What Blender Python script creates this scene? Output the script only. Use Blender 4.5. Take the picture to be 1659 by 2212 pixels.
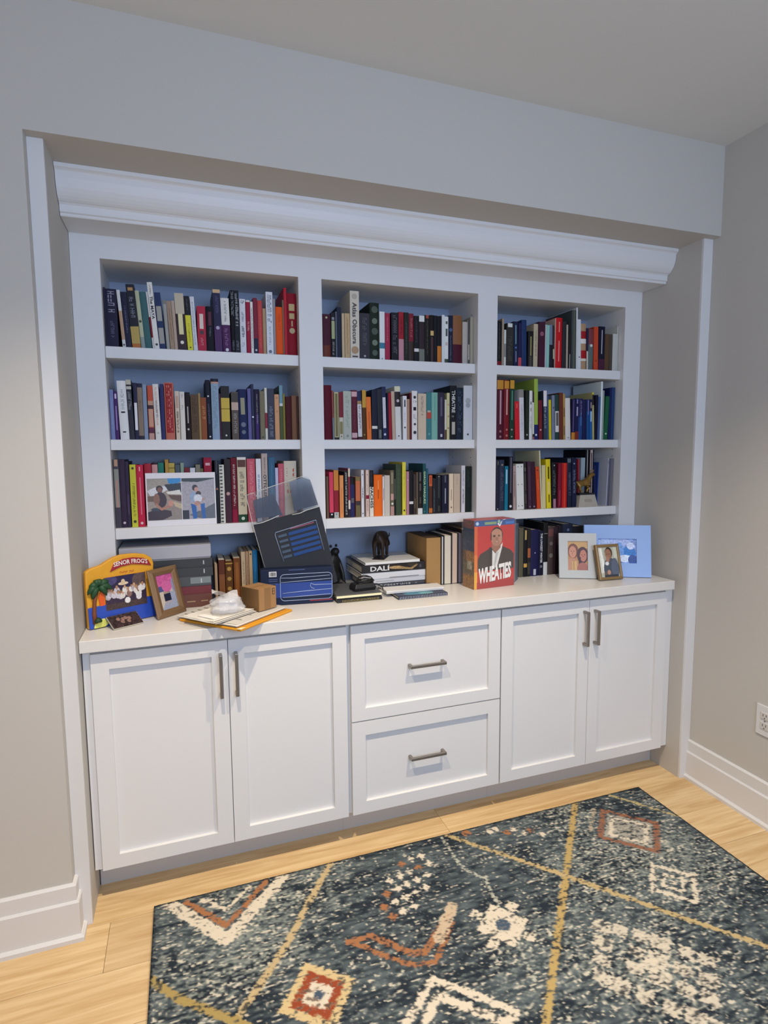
import bpy, bmesh, math, random
import numpy as np
from mathutils import Matrix, Vector

for o in list(bpy.data.objects): bpy.data.objects.remove(o)
SC = bpy.context.scene
COL = SC.collection
R = math.radians

# ------------------------------------------------------------ camera
cam = bpy.data.cameras.new('camera'); CAM = bpy.data.objects.new('camera', cam); COL.objects.link(CAM)
cam.sensor_fit = 'VERTICAL'; cam.sensor_height = 36.0; cam.lens = 1247.12 * 36 / 2212; cam.clip_start = .02
_yaw, _pit, _rol = .3359, -.1011, -.0080
_f = Vector((math.sin(_yaw)*math.cos(_pit), math.cos(_yaw)*math.cos(_pit), math.sin(_pit)))
_r = Vector((math.cos(_yaw), -math.sin(_yaw), 0)); _u = _r.cross(_f)
_r2 = _r*math.cos(_rol) + _u*math.sin(_rol); _u2 = -_r*math.sin(_rol) + _u*math.cos(_rol)
M = Matrix((_r2, _u2, -_f)).transposed().to_4x4(); M.translation = Vector((.3205, -1.9653, 1.469))
CAM.matrix_world = M
SC.camera = CAM

# ------------------------------------------------------------ world, lights, exposure
w = bpy.data.worlds.new('sky'); SC.world = w; w.use_nodes = True
w.node_tree.nodes['Background'].inputs[0].default_value = (.55, .72, 1, 1)
w.node_tree.nodes['Background'].inputs[1].default_value = 1.0
SC.view_settings.view_transform = 'Standard'; SC.view_settings.look = 'None'
SC.view_settings.exposure = 0.07; SC.view_settings.gamma = 1.0; SC.view_settings.use_curve_mapping = False

WIN_W = dict(x0=.1, x1=1.9, z0=1.2, z1=2.45, y=-3.3)      # window in the wall behind the camera
def area(name, loc, rot, sx, sy, power, col):
    l = bpy.data.lights.new(name, 'AREA'); l.shape = 'RECTANGLE'; l.size = sx; l.size_y = sy; l.energy = power; l.color = col
    o = bpy.data.objects.new(name, l); o.location = loc; o.rotation_euler = rot; COL.objects.link(o); return o
DAY = area('window_daylight', (1.0, -3.31, 1.825), (R(90), 0, 0), 1.76, 1.2, 47, (.56, .71, 1.0))
DOWNLIGHTS = [(.30, -1.0), (1.40, -1.0)]
DOWN_POWER, DOWN_COL = 134, (1.0, .84, .63)

# ------------------------------------------------------------ materials
def lin(h):
    h = h.lstrip('#'); c = [int(h[i:i+2], 16)/255 for i in (0, 2, 4)]
    return tuple(((v/12.92) if v <= .04045 else ((v+.055)/1.055)**2.4) for v in c)
MC = {}
def mat(hexc, rough=.55, metal=0., noise=0., scale=40., bump=0., spec=.5, coat=0., stretch=(1, 1, 1), emit=0.):
    key = (hexc, rough, metal, noise, scale, bump, spec, coat, stretch, emit)
    if key in MC: return MC[key]
    m = bpy.data.materials.new('paint_' + hexc); m.use_nodes = True; nt = m.node_tree; b = nt.nodes['Principled BSDF']
    c = lin(hexc); b.inputs['Base Color'].default_value = (*c, 1); b.inputs['Roughness'].default_value = rough
    b.inputs['Metallic'].default_value = metal; b.inputs['Specular IOR Level'].default_value = spec
    if coat: b.inputs['Coat Weight'].default_value = coat
    if emit:
        b.inputs['Emission Color'].default_value = (*c, 1); b.inputs['Emission Strength'].default_value = emit
    if noise or bump:
        tc = nt.nodes.new('ShaderNodeTexCoord'); mp = nt.nodes.new('ShaderNodeMapping'); mp.inputs['Scale'].default_value = stretch
        n = nt.nodes.new('ShaderNodeTexNoise'); n.inputs['Scale'].default_value = scale; n.inputs['Detail'].default_value = 4
        nt.links.new(tc.outputs['Object'], mp.inputs['Vector']); nt.links.new(mp.outputs[0], n.inputs['Vector'])
        if noise:
            mx = nt.nodes.new('ShaderNodeMixRGB'); mx.blend_type = 'MIX'
            mx.inputs[1].default_value = (*[v*(1-noise) for v in c], 1); mx.inputs[2].default_value = (*[min(1, v*(1+noise)) for v in c], 1)
            nt.links.new(n.outputs['Fac'], mx.inputs[0]); nt.links.new(mx.outputs[0], b.inputs['Base Color'])
        if bump:
            bp = nt.nodes.new('ShaderNodeBump'); bp.inputs['Strength'].default_value = bump; bp.inputs['Distance'].default_value = .002
            nt.links.new(n.outputs['Fac'], bp.inputs['Height']); nt.links.new(bp.outputs[0], b.inputs['Normal'])
    MC[key] = m; return m
def clear_mat(name, tint, alpha, rough=.08):
    """clear plastic: mostly see-through with a glossy skin"""
    if name in MC: return MC[name]
    m = bpy.data.materials.new(name); m.use_nodes = True; nt = m.node_tree; b = nt.nodes['Principled BSDF']; out = nt.nodes['Material Output']
    b.inputs['Base Color'].default_value = (*tint, 1); b.inputs['Roughness'].default_value = rough
    tr = nt.nodes.new('ShaderNodeBsdfTransparent'); mx = nt.nodes.new('ShaderNodeMixShader'); mx.inputs[0].default_value = alpha
    nt.links.new(tr.outputs[0], mx.inputs[1]); nt.links.new(b.outputs[0], mx.inputs[2]); nt.links.new(mx.outputs[0], out.inputs[0])
    MC[name] = m; return m
def col_mat(rough=.45, spec=.4, bump=0., name='print'):
    key = ('col', rough, spec, bump)
    if key in MC: return MC[key]
    m = bpy.data.materials.new(name); m.use_nodes = True; nt = m.node_tree; b = nt.nodes['Principled BSDF']
    a = nt.nodes.new('ShaderNodeAttribute'); a.attribute_name = 'Col'
    nt.links.new(a.outputs['Color'], b.inputs['Base Color']); b.inputs['Roughness'].default_value = rough; b.inputs['Specular IOR Level'].default_value = spec
    if bump:
        tc = nt.nodes.new('ShaderNodeTexCoord'); n = nt.nodes.new('ShaderNodeTexNoise'); n.inputs['Scale'].default_value = 320; n.inputs['Detail'].default_value = 3
        bp = nt.nodes.new('ShaderNodeBump'); bp.inputs['Strength'].default_value = bump; bp.inputs['Distance'].default_value = .004
        nt.links.new(tc.outputs['Object'], n.inputs['Vector']); nt.links.new(n.outputs['Fac'], bp.inputs['Height']); nt.links.new(bp.outputs[0], b.inputs['Normal'])
    MC[key] = m; return m
def wood_mat():
    m = bpy.data.materials.new('oak_plank'); m.use_nodes = True; nt = m.node_tree; b = nt.nodes['Principled BSDF']
    tc = nt.nodes.new('ShaderNodeTexCoord'); oi = nt.nodes.new('ShaderNodeObjectInfo')
    ad = nt.nodes.new('ShaderNodeVectorMath'); ad.operation = 'ADD'; sc = nt.nodes.new('ShaderNodeVectorMath'); sc.operation = 'SCALE'; sc.inputs['Scale'].default_value = 1
    cm = nt.nodes.new('ShaderNodeCombineXYZ'); ml = nt.nodes.new('ShaderNodeMath'); ml.operation = 'MULTIPLY'; ml.inputs[1].default_value = 37
    nt.links.new(oi.outputs['Random'], ml.inputs[0])
    for i in range(3): nt.links.new(ml.outputs[0], cm.inputs[i])
    nt.links.new(tc.outputs['Object'], ad.inputs[0]); nt.links.new(cm.outputs[0], ad.inputs[1])
    mp = nt.nodes.new('ShaderNodeMapping'); mp.inputs['Scale'].default_value = (1.6, 22, 22); nt.links.new(ad.outputs[0], mp.inputs['Vector'])
    n = nt.nodes.new('ShaderNodeTexNoise'); n.inputs['Scale'].default_value = 2.2; n.inputs['Detail'].default_value = 6; n.inputs['Distortion'].default_value = .6
    nt.links.new(mp.outputs[0], n.inputs['Vector'])
    cr = nt.nodes.new('ShaderNodeValToRGB'); e = cr.color_ramp.elements
    e[0].position = .3; e[0].color = (*lin('c6a16e'), 1); e[1].position = .7; e[1].color = (*lin('e4c899'), 1)
    nt.links.new(n.outputs['Fac'], cr.inputs[0])
    hs = nt.nodes.new('ShaderNodeHueSaturation'); mr = nt.nodes.new('ShaderNodeMapRange'); mr.inputs['To Min'].default_value = .92; mr.inputs['To Max'].default_value = 1.06
    nt.links.new(oi.outputs['Random'], mr.inputs[0]); nt.links.new(mr.outputs[0], hs.inputs['Value']); nt.links.new(cr.outputs[0], hs.inputs['Color'])
    nt.links.new(hs.outputs[0], b.inputs['Base Color']); b.inputs['Roughness'].default_value = .42
    bp = nt.nodes.new('ShaderNodeBump'); bp.inputs['Strength'].default_value = .08; nt.links.new(n.outputs['Fac'], bp.inputs['Height']); nt.links.new(bp.outputs[0], b.inputs['Normal'])
    return m
WALL = mat('c3beb6', .75, bump=.05, scale=300)
TRIM = mat('dad8d6', .5)
CAB = mat('e0dfde', .42)
QUARTZ = mat('dcd9d4', .3, noise=.03, scale=60)
CEIL = mat('dedcd6', .85, bump=.05, scale=300)
BACKP = mat('97a4bb', .6)
NICKEL = mat('9a928a', .38, metal=.9)
OAK = wood_mat()

# ------------------------------------------------------------ mesh helpers
def bevel(o, wd, seg=2):
    m = o.modifiers.new('bevel', 'BEVEL'); m.width = wd; m.segments = seg; m.limit_method = 'ANGLE'; m.angle_limit = R(40); return o
class MB:
    def __init__(s, off=(0, 0, 0)): s.v = []; s.f = []; s.off = off
    def box(s, x0, y0, z0, x1, y1, z1):
        n = len(s.v); s.v += [(x0,y0,z0),(x1,y0,z0),(x1,y1,z0),(x0,y1,z0),(x0,y0,z1),(x1,y0,z1),(x1,y1,z1),(x0,y1,z1)]
        s.f += [tuple(n+i for i in q) for q in ((3,2,1,0),(4,5,6,7),(0,1,5,4),(1,2,6,5),(2,3,7,6),(3,0,4,7))]; return s
    def poly(s, pts): n = len(s.v); s.v += list(pts); s.f.append(tuple(range(n, n+len(pts)))); return s
    def loft(s, rings, cap=True, close=True):
        n = len(s.v); k = len(rings[0])
        for r in rings: s.v += list(r)
        for i in range(len(rings)-1):
            for j in range(k if close else k-1):
                a = n+i*k+j; b = n+i*k+(j+1) % k; s.f.append((a, b, b+k, a+k))
        if cap: s.f.append(tuple(n+j for j in reversed(range(k)))); s.f.append(tuple(n+(len(rings)-1)*k+j for j in range(k)))
        return s
    def tube(s, path, r, n=8):
        rings = []; P = [Vector(p) for p in path]
        up = Vector((0, 0, 1)); t0 = (P[1]-P[0]).normalized()
        a = t0.cross(up); a = a.normalized() if a.length > 1e-3 else Vector((1, 0, 0))
        for i, p in enumerate(P):
            t = (P[min(i+1, len(P)-1)]-P[max(i-1, 0)]).normalized(); a = (a-t*a.dot(t)).normalized(); b = t.cross(a)
            rr = r[i] if isinstance(r, (list, tuple)) else r
            rings.append([tuple(p+(a*math.cos(2*math.pi*k/n)+b*math.sin(2*math.pi*k/n))*rr) for k in range(n)])
        return s.loft(rings)
    def disc(s, c, r, axis='y', n=14, h=.0006):
        x, y, z = c
        ring = lambda d: [(x+r*math.cos(2*math.pi*k/n), y+d, z+r*math.sin(2*math.pi*k/n)) if axis == 'y' else (x+r*math.cos(2*math.pi*k/n), y+r*math.sin(2*math.pi*k/n), z+d) if axis == 'z' else (x+d, y+r*math.cos(2*math.pi*k/n), z+r*math.sin(2*math.pi*k/n)) for k in range(n)]
        return s.loft([ring(0), ring(-h)])
    def lathe(s, prof, n=24, c=(0, 0, 0)):
        return s.loft([[(c[0]+r*math.cos(2*math.pi*k/n), c[1]+r*math.sin(2*math.pi*k/n), c[2]+z) for k in range(n)] for r, z in prof])
    def build(s, name, m, parent=None, smooth=False, bev=0, seg=2, fix=True):
        me = bpy.data.meshes.new(name); ox, oy, oz = s.off
        me.from_pydata([(x-ox, y-oy, z-oz) for x, y, z in s.v], [], s.f)
        if fix:
            bm = bmesh.new(); bm.from_mesh(me); bmesh.ops.recalc_face_normals(bm, faces=bm.faces); bm.to_mesh(me); bm.free()
        me.materials.append(m)
        if smooth: me.polygons.foreach_set('use_smooth', [True]*len(me.polygons))
        o = bpy.data.objects.new(name, me); COL.objects.link(o); o.parent = parent
        if bev: bevel(o, bev, seg)
        return o
def thing(name, label, cat, loc=(0, 0, 0), rz=0, group=None, rot=None):
    o = bpy.data.objects.new(name, None); o.empty_display_size = .02; COL.objects.link(o); o.location = loc
    o.rotation_euler = rot if rot else (0, 0, rz); o['label'] = label; o['category'] = cat
    if group: o['group'] = group
    return o
def tag(o, label, cat, group=None):
    o['label'] = label; o['category'] = cat
    if group: o['group'] = group
    return o
def struct(o): o['kind'] = 'structure'; return o
def text_mesh(body, name, m, parent, fit_w, fit_h, to, bold=0.):
    """lettering as a mesh; `to` maps (u along the text, v up the text) to a local point"""
    c = bpy.data.curves.new(name, 'FONT'); c.body = body; c.resolution_u = 2
    if bold: c.offset = .02 if bold is True else bold
    t = bpy.data.objects.new(name, c); COL.objects.link(t)
    dg = bpy.context.evaluated_depsgraph_get(); me = bpy.data.meshes.new_from_object(t.evaluated_get(dg))
    bpy.data.objects.remove(t)
    co = np.array([v.co[:] for v in me.vertices]); mn = co.min(0); mx = co.max(0)
    for v in me.vertices:
        u = (v.co[0]-mn[0])/(mx[0]-mn[0])*fit_w; k = (v.co[1]-mn[1])/(mx[1]-mn[1])*fit_h
        v.co = to(u, k)
    me.materials.clear(); me.materials.append(m)
    o = bpy.data.objects.new(name, me); COL.objects.link(o); o.parent = parent
    return o
class Cv:
    """a small canvas of linear colours, drawn in 0..1 coordinates (y down); becomes a colour attribute"""
    def __init__(s, w, h, bg):
        s.w, s.h = w, h; s.a = np.empty((h, w, 3)); s.a[:] = lin(bg)
        s.X, s.Y = np.meshgrid((np.arange(w)+.5)/w, (np.arange(h)+.5)/h)
    def put(s, mask, c, k=1.0): s.a[mask] = s.a[mask]*(1-k)+np.array(lin(c))*k; return s
    def rect(s, x0, y0, x1, y1, c, k=1.): return s.put((s.X >= x0)&(s.X < x1)&(s.Y >= y0)&(s.Y < y1), c, k)
    def ell(s, x, y, rx, ry, c, ang=0, k=1.):
        dx, dy = s.X-x, s.Y-y; ca, sa = math.cos(ang), math.sin(ang)
        return s.put(((dx*ca+dy*sa)/rx)**2+((-dx*sa+dy*ca)/ry)**2 < 1, c, k)
    def poly(s, pts, c, k=1.):
        ins = np.zeros(s.X.shape, bool); n = len(pts)
        for i in range(n):
            x0, y0 = pts[i]; x1, y1 = pts[(i+1) % n]
            cond = ((y0 > s.Y) != (y1 > s.Y)); ins ^= cond & (s.X < (x1-x0)*(s.Y-y0)/((y1-y0) if y1 != y0 else 1e-9)+x0)
        return s.put(ins, c, k)
    def noise(s, amt, seed=0, blk=1):
        r = np.random.RandomState(seed).rand(s.h//blk+1, s.w//blk+1, 1); r = np.repeat(np.repeat(r, blk, 0), blk, 1)[:s.h, :s.w]
        s.a *= 1+amt*(r-.5)*2; return s
def color_grid(name, P, C, m, parent=None):
    """grid mesh: P (h,w,3) positions, C (h,w,3) linear colours at the points"""
    h, wd = P.shape[:2]; idx = np.arange(h*wd).reshape(h, wd)
    F = np.stack([idx[:-1, :-1], idx[1:, :-1], idx[1:, 1:], idx[:-1, 1:]], -1).reshape(-1, 4)
    me = bpy.data.meshes.new(name); me.vertices.add(h*wd); me.vertices.foreach_set('co', P.reshape(-1))
    me.loops.add(F.size); me.loops.foreach_set('vertex_index', F.reshape(-1).astype(np.int32))
    me.polygons.add(len(F)); me.polygons.foreach_set('loop_start', np.arange(0, F.size, 4, dtype=np.int32)); me.polygons.foreach_set('loop_total', np.full(len(F), 4, np.int32))
    me.update(calc_edges=True); at = me.color_attributes.new('Col', 'FLOAT_COLOR', 'POINT')
    at.data.foreach_set('color', np.concatenate([C.reshape(-1, 3), np.ones((h*wd, 1))], 1).reshape(-1).astype(np.float32))
    me.materials.append(m); o = bpy.data.objects.new(name, me); COL.objects.link(o); o.parent = parent; return o
def print_on(name, cv, x0, z0, x1, z1, y, parent, rough=.4):
    """flat print in the local XZ plane facing -Y"""
    u = np.linspace(x0, x1, cv.w); v = np.linspace(z1, z0, cv.h); U, V = np.meshgrid(u, v)
    P = np.stack([U, np.full_like(U, y), V], -1)
    return color_grid(name, P, cv.a, col_mat(rough), parent)

# ------------------------------------------------------------ room shell
ZC, YH, YSTR, ZH = 2.683, -.1074, -.0722, 2.337          # ceiling, header face, casing face, alcove soffit
AL, AR, XW, XP = -.002, 2.3825, 2.4318, -.0433            # alcove sides, right wall, edge of left pier
YB = .58; XL, YF = -1.25, -3.3
wb = MB().box(XL, YH, 0, XP, YB+.06, ZC).box(XP, YH, ZH, XW, YB+.06, ZC).box(XP, YB, 0, XW, YB+.06, ZH)
wb.box(XP, YSTR+.012, 0, AL, YB, ZH).box(AR, YSTR+.012, 0, XW, YB, ZH)
struct(wb.build('wall_back', WALL))
struct(MB().box(XP, YSTR, 0, AL, YSTR+.012, ZH).build('trim_1', TRIM, bev=.0015))
struct(MB().box(AR, YSTR, 0, XW, YSTR+.012, ZH).build('trim_2', TRIM, bev=.0015))
struct(MB().box(XW, YF-.1, 0, XW+.1, YB+.06, ZC).build('wall_right', WALL))
struct(MB().box(XL-.1, YF-.1, 0, XL, YB+.06, ZC).build('wall_left', WALL))
W_ = WIN_W
struct(MB().box(XL, YF-.1, 0, W_['x0'], YF, ZC).box(W_['x1'], YF-.1, 0, XW, YF, ZC).box(W_['x0'], YF-.1, 0, W_['x1'], YF, W_['z0']).box(W_['x0'], YF-.1, W_['z1'], W_['x1'], YF, ZC).build('wall_front', WALL))
wn = struct(MB().box(W_['x0'], YF-.08, W_['z0'], W_['x0']+.05, YF-.03, W_['z1']).box(W_['x1']-.05, YF-.08, W_['z0'], W_['x1'], YF-.03, W_['z1']).box(W_['x0'], YF-.08, W_['z0'], W_['x1'], YF-.03, W_['z0']+.05).box(W_['x0'], YF-.08, W_['z1']-.05, W_['x1'], YF-.03, W_['z1']).build('window_1', TRIM))
MB().box(.985, YF-.075, W_['z0']+.05, 1.015, YF-.035, W_['z1']-.05).build('window_mullion', TRIM, wn)
struct(MB().box(XL, YF, ZC, XW, YB+.06, ZC+.08).build('ceiling', CEIL))
fl = struct(MB().box(XL, YF, -.06, XW, YB+.06, -.004).build('floor', mat('5a4632', .8)))
random.seed(4)
PW = .19; yy = .105; row = 0
while yy > YF:
    y0 = max(yy-PW, YF); x = XL; L = [.75, 1.3, .45, 1.05, .9][row % 5]
    while x < XW:
        x1 = min(x+L, XW)
        MB((x, y0, 0)).box(x+.0006, y0+.0006, -.004, x1-.0006, yy-.0006, 0).build('plank', OAK, fl).location = (x, y0, 0)
        x = x1; L = 1.75
    yy -= PW; row += 1
# baseboards: stepped profile (distance out of the wall, height)
BP = [(0, 0), (.027, 0), (.027, .013), (.02, .02), (.017, .02), (.017, .121), (.013, .126), (.010, .126), (.010, .172), (.005, .178), (0, .178)]
bb = MB().loft([[(XL, YH-d, z) for d, z in BP], [(XP+d, YH-d, z) for d, z in BP], [(XP+d, YSTR, z) for d, z in BP]])
struct(bb.build('baseboard_back', TRIM))
struct(MB().loft([[(XW-d, YSTR, z) for d, z in BP], [(XW-d, YF, z) for d, z in BP]]).build('baseboard_right', TRIM))
for i, (x, y) in enumerate(DOWNLIGHTS):
    t = thing('recessed_downlight', ['round recessed ceiling downlight above the two-door cabinet with palm frame', 'round recessed ceiling downlight above the drawers'][i], 'light', (x, y, ZC), group='recessed downlights in the ceiling')
    MB().lathe([(.05, -.001), (.052, -.006), (.075, -.004), (.076, 0), (.05, 0)], 28).build('trim_ring', TRIM, t, True)
    MB().lathe([(.0, -.002), (.049, -.002), (.049, -.001), (.0, -.001)], 28).build('lens', mat('fff0d8', .5, emit=3.0), t)
    l = bpy.data.lights.new('downlight_lamp', 'SPOT'); l.energy = DOWN_POWER; l.color = DOWN_COL; l.spot_size = R(106); l.spot_blend = .9; l.shadow_soft_size = .02
    o = bpy.data.objects.new('downlight_lamp', l); COL.objects.link(o); o.parent = t; o.location = (0, 0, -.02)
# wall outlet on the right wall
t = thing('wall_outlet', 'white double wall outlet on the right wall', 'outlet', (XW, -.418, .418), R(-90))
MB().box(-.037, -.006, -.061, .037, 0, .061).build('plate', TRIM, t, bev=.002)
for s in (-1, 1):
    r_ = MB().box(-.017, -.009, s*.02-.014, .017, -.006, s*.02+.014).build('receptacle', mat('cfcac4', .4), t, bev=.003)
    MB().box(-.0075, -.0096, s*.02-.001, -.0055, -.009, s*.02+.008).box(.0055, -.0096, s*.02-.001, .0075, -.009, s*.02+.008).disc((0, -.0092, s*.02-.008), .0022).build('slot', mat('2a2826', .6), r_)
MB().disc((0, -.006, 0), .003, h=.0015).build('screw', NICKEL, t)

# ------------------------------------------------------------ base cabinets
def pull(parent, cx, cz, length, vertical, y=0):
    m = MB(); h = length/2; b = .0055
    if vertical:
        m.box(cx-b, y-.034, cz-h, cx+b, y-.024, cz+h).box(cx-b, y-.026, cz-h, cx+b, y, cz-h+.011).box(cx-b, y-.026, cz+h-.011, cx+b, y, cz+h)
    else:
        m.box(cx-h, y-.034, cz-b, cx+h, y-.024, cz+b).box(cx-h, y-.026, cz-b, cx-h+.011, y, cz+b).box(cx+h-.011, y-.026, cz-b, cx+h, y, cz+b)
    o = m.build('handle', NICKEL, parent, bev=.0015); return o
def shaker(name, root, x0, z0, x1, z1, fr):
    m = MB(); y0, y1 = 0, .02
    o0 = [(x0, z0), (x1, z0), (x1, z1), (x0, z1)]; i0 = [(x0+fr, z0+fr-.006), (x1-fr, z0+fr-.006), (x1-fr, z1-fr), (x0+fr, z1-fr)]
    for k in range(4):
        a, b_, c, d_ = o0[k], o0[(k+1) % 4], i0[(k+1) % 4], i0[k]
        m.loft([[(p[0], y0, p[1]) for p in (a, b_, c, d_)], [(p[0], y1, p[1]) for p in (a, b_, c, d_)]])
    dr = m.build(name, CAB, root)
    MB().box(i0[0][0]-.002, .0125, i0[0][1]-.002, i0[2][0]+.002, .0195, i0[2][1]+.002).build('panel', CAB, dr)
    return dr
def carcass(root, x0, x1):
    MB().box(x0, .0205, .1188, x1, .54, .8605).build('body', CAB, root)
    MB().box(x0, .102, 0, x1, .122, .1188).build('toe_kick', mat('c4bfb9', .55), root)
ZD0, ZD1 = .1188, .8466
c1 = thing('base_cabinet', 'white two-door base cabinet under the yellow palm-tree frame', 'cabinet'); carcass(c1, .0015, .8615)
MB().box(.0015, .012, ZD0, .0232, .0205, .8605).build('filler_strip', CAB, c1)
d1 = shaker('door', c1, .0249, ZD0, .4418, ZD1, .0525); pull(d1, .4175, .731, .148, True)
d2 = shaker('door', c1, .4442, ZD0, .8585, ZD1, .0525); pull(d2, .4685, .731, .148, True)
c2 = thing('drawer_cabinet', 'white base cabinet with two wide drawers and bar handles', 'cabinet'); carcass(c2, .862, 1.4975)
e1 = shaker('drawer', c2, .8747, .4835, 1.4951, ZD1, .0525); pull(e1, 1.176, .668, .148, False, .0125)
e2 = shaker('drawer', c2, .8747, ZD0, 1.4951, .4785, .0525); pull(e2, 1.177, .304, .148, False, .0125)
c3 = thing('base_cabinet', 'white two-door base cabinet under the pale blue frame', 'cabinet'); carcass(c3, 1.498, 2.381)
MB().box(2.3405, .012, ZD0, 2.381, .0205, .8605).build('filler_strip', CAB, c3)
g1 = shaker('door', c3, 1.5005, ZD0, 1.9217, ZD1, .0525); pull(g1, 1.8955, .731, .148, True)
g2 = shaker('door', c3, 1.9237, ZD0, 2.3391, ZD1, .0525); pull(g2, 1.9495, .731, .148, True)
ct = MB().box(-.0005, -.025, .861, 2.3555, .555, .9).build('countertop', QUARTZ, bev=.002)
tag(ct, 'long white countertop running over the base cabinets', 'countertop')

# ------------------------------------------------------------ bookcase
SHZ = {'1': (1.806, 1.846), '2': (1.488, 1.525), '3': (1.170, 1.2095)}
OP = [(.0884, .7628), (.852, 1.5221), (1.6151, 2.2866)]
FY0, FY1, BKY = .2585, .2785, .54
bc = thing('bookcase', 'white built-in bookcase with three open sections under crown moulding', 'bookcase')
ST = [(-.001, .0884), (.7628, .852), (1.5221, 1.6151), (2.2866, 2.3815)]
for a, b_ in ST: MB().box(a, FY0, .9, b_, FY1, 2.131).build('stile', CAB, bc)
MB().box(-.001, FY0, 2.131, 2.3815, FY1, 2.335).build('top_rail', CAB, bc)
for i, (a, b_) in enumerate(ST): MB().box(a+(.02 if i == 0 else 0), FY1, .9, b_-(.02 if i == 3 else 0), BKY, 2.131).build('side_panel', CAB, bc)
MB().box(-.001, FY1, 2.131, 2.3815, BKY, 2.15).build('top_panel', CAB, bc)
MB().box(-.001, BKY, .9, 2.3815, BKY+.012, 2.15).build('back_panel', BACKP, bc)
for a, b_ in OP:
    for k in '123': MB().box(a+.0006, .278, SHZ[k][0], b_-.0006, BKY-.001, SHZ[k][1]).build('shelf', CAB, bc, bev=.0015)
for xx in (2.2866, 1.5221, .7628):
    ph = MB()
    for y in (.315, .49):
        for k in range(34): ph.disc((xx-.0002, y, 1.0+k*.032), .0026, 'x', 8, .0002)
    ph.build('shelf_pin_hole', mat('4a4642', .8), bc)['kind'] = 'stuff'
CRP = [(.2585, 2.2056), (.121, 2.2056), (.119, 2.208), (.119, 2.214), (.113, 2.217), (.112, 2.238), (.106, 2.243)]
CRP += [(.106-.038*math.sin(a)**1.3, 2.243+.072*(1-math.cos(a))) for a in [math.pi/2*k/8 for k in range(1, 9)]]
CRP += [(.066, 2.319), (.062, 2.322), (.0565, 2.325), (.0565, 2.3365), (.2585, 2.3365)]
MB().loft([[(AL+.0015, y, z) for y, z in CRP], [(AR-.0015, y, z) for y, z in CRP]]).build('crown_moulding', CAB, bc)
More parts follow.
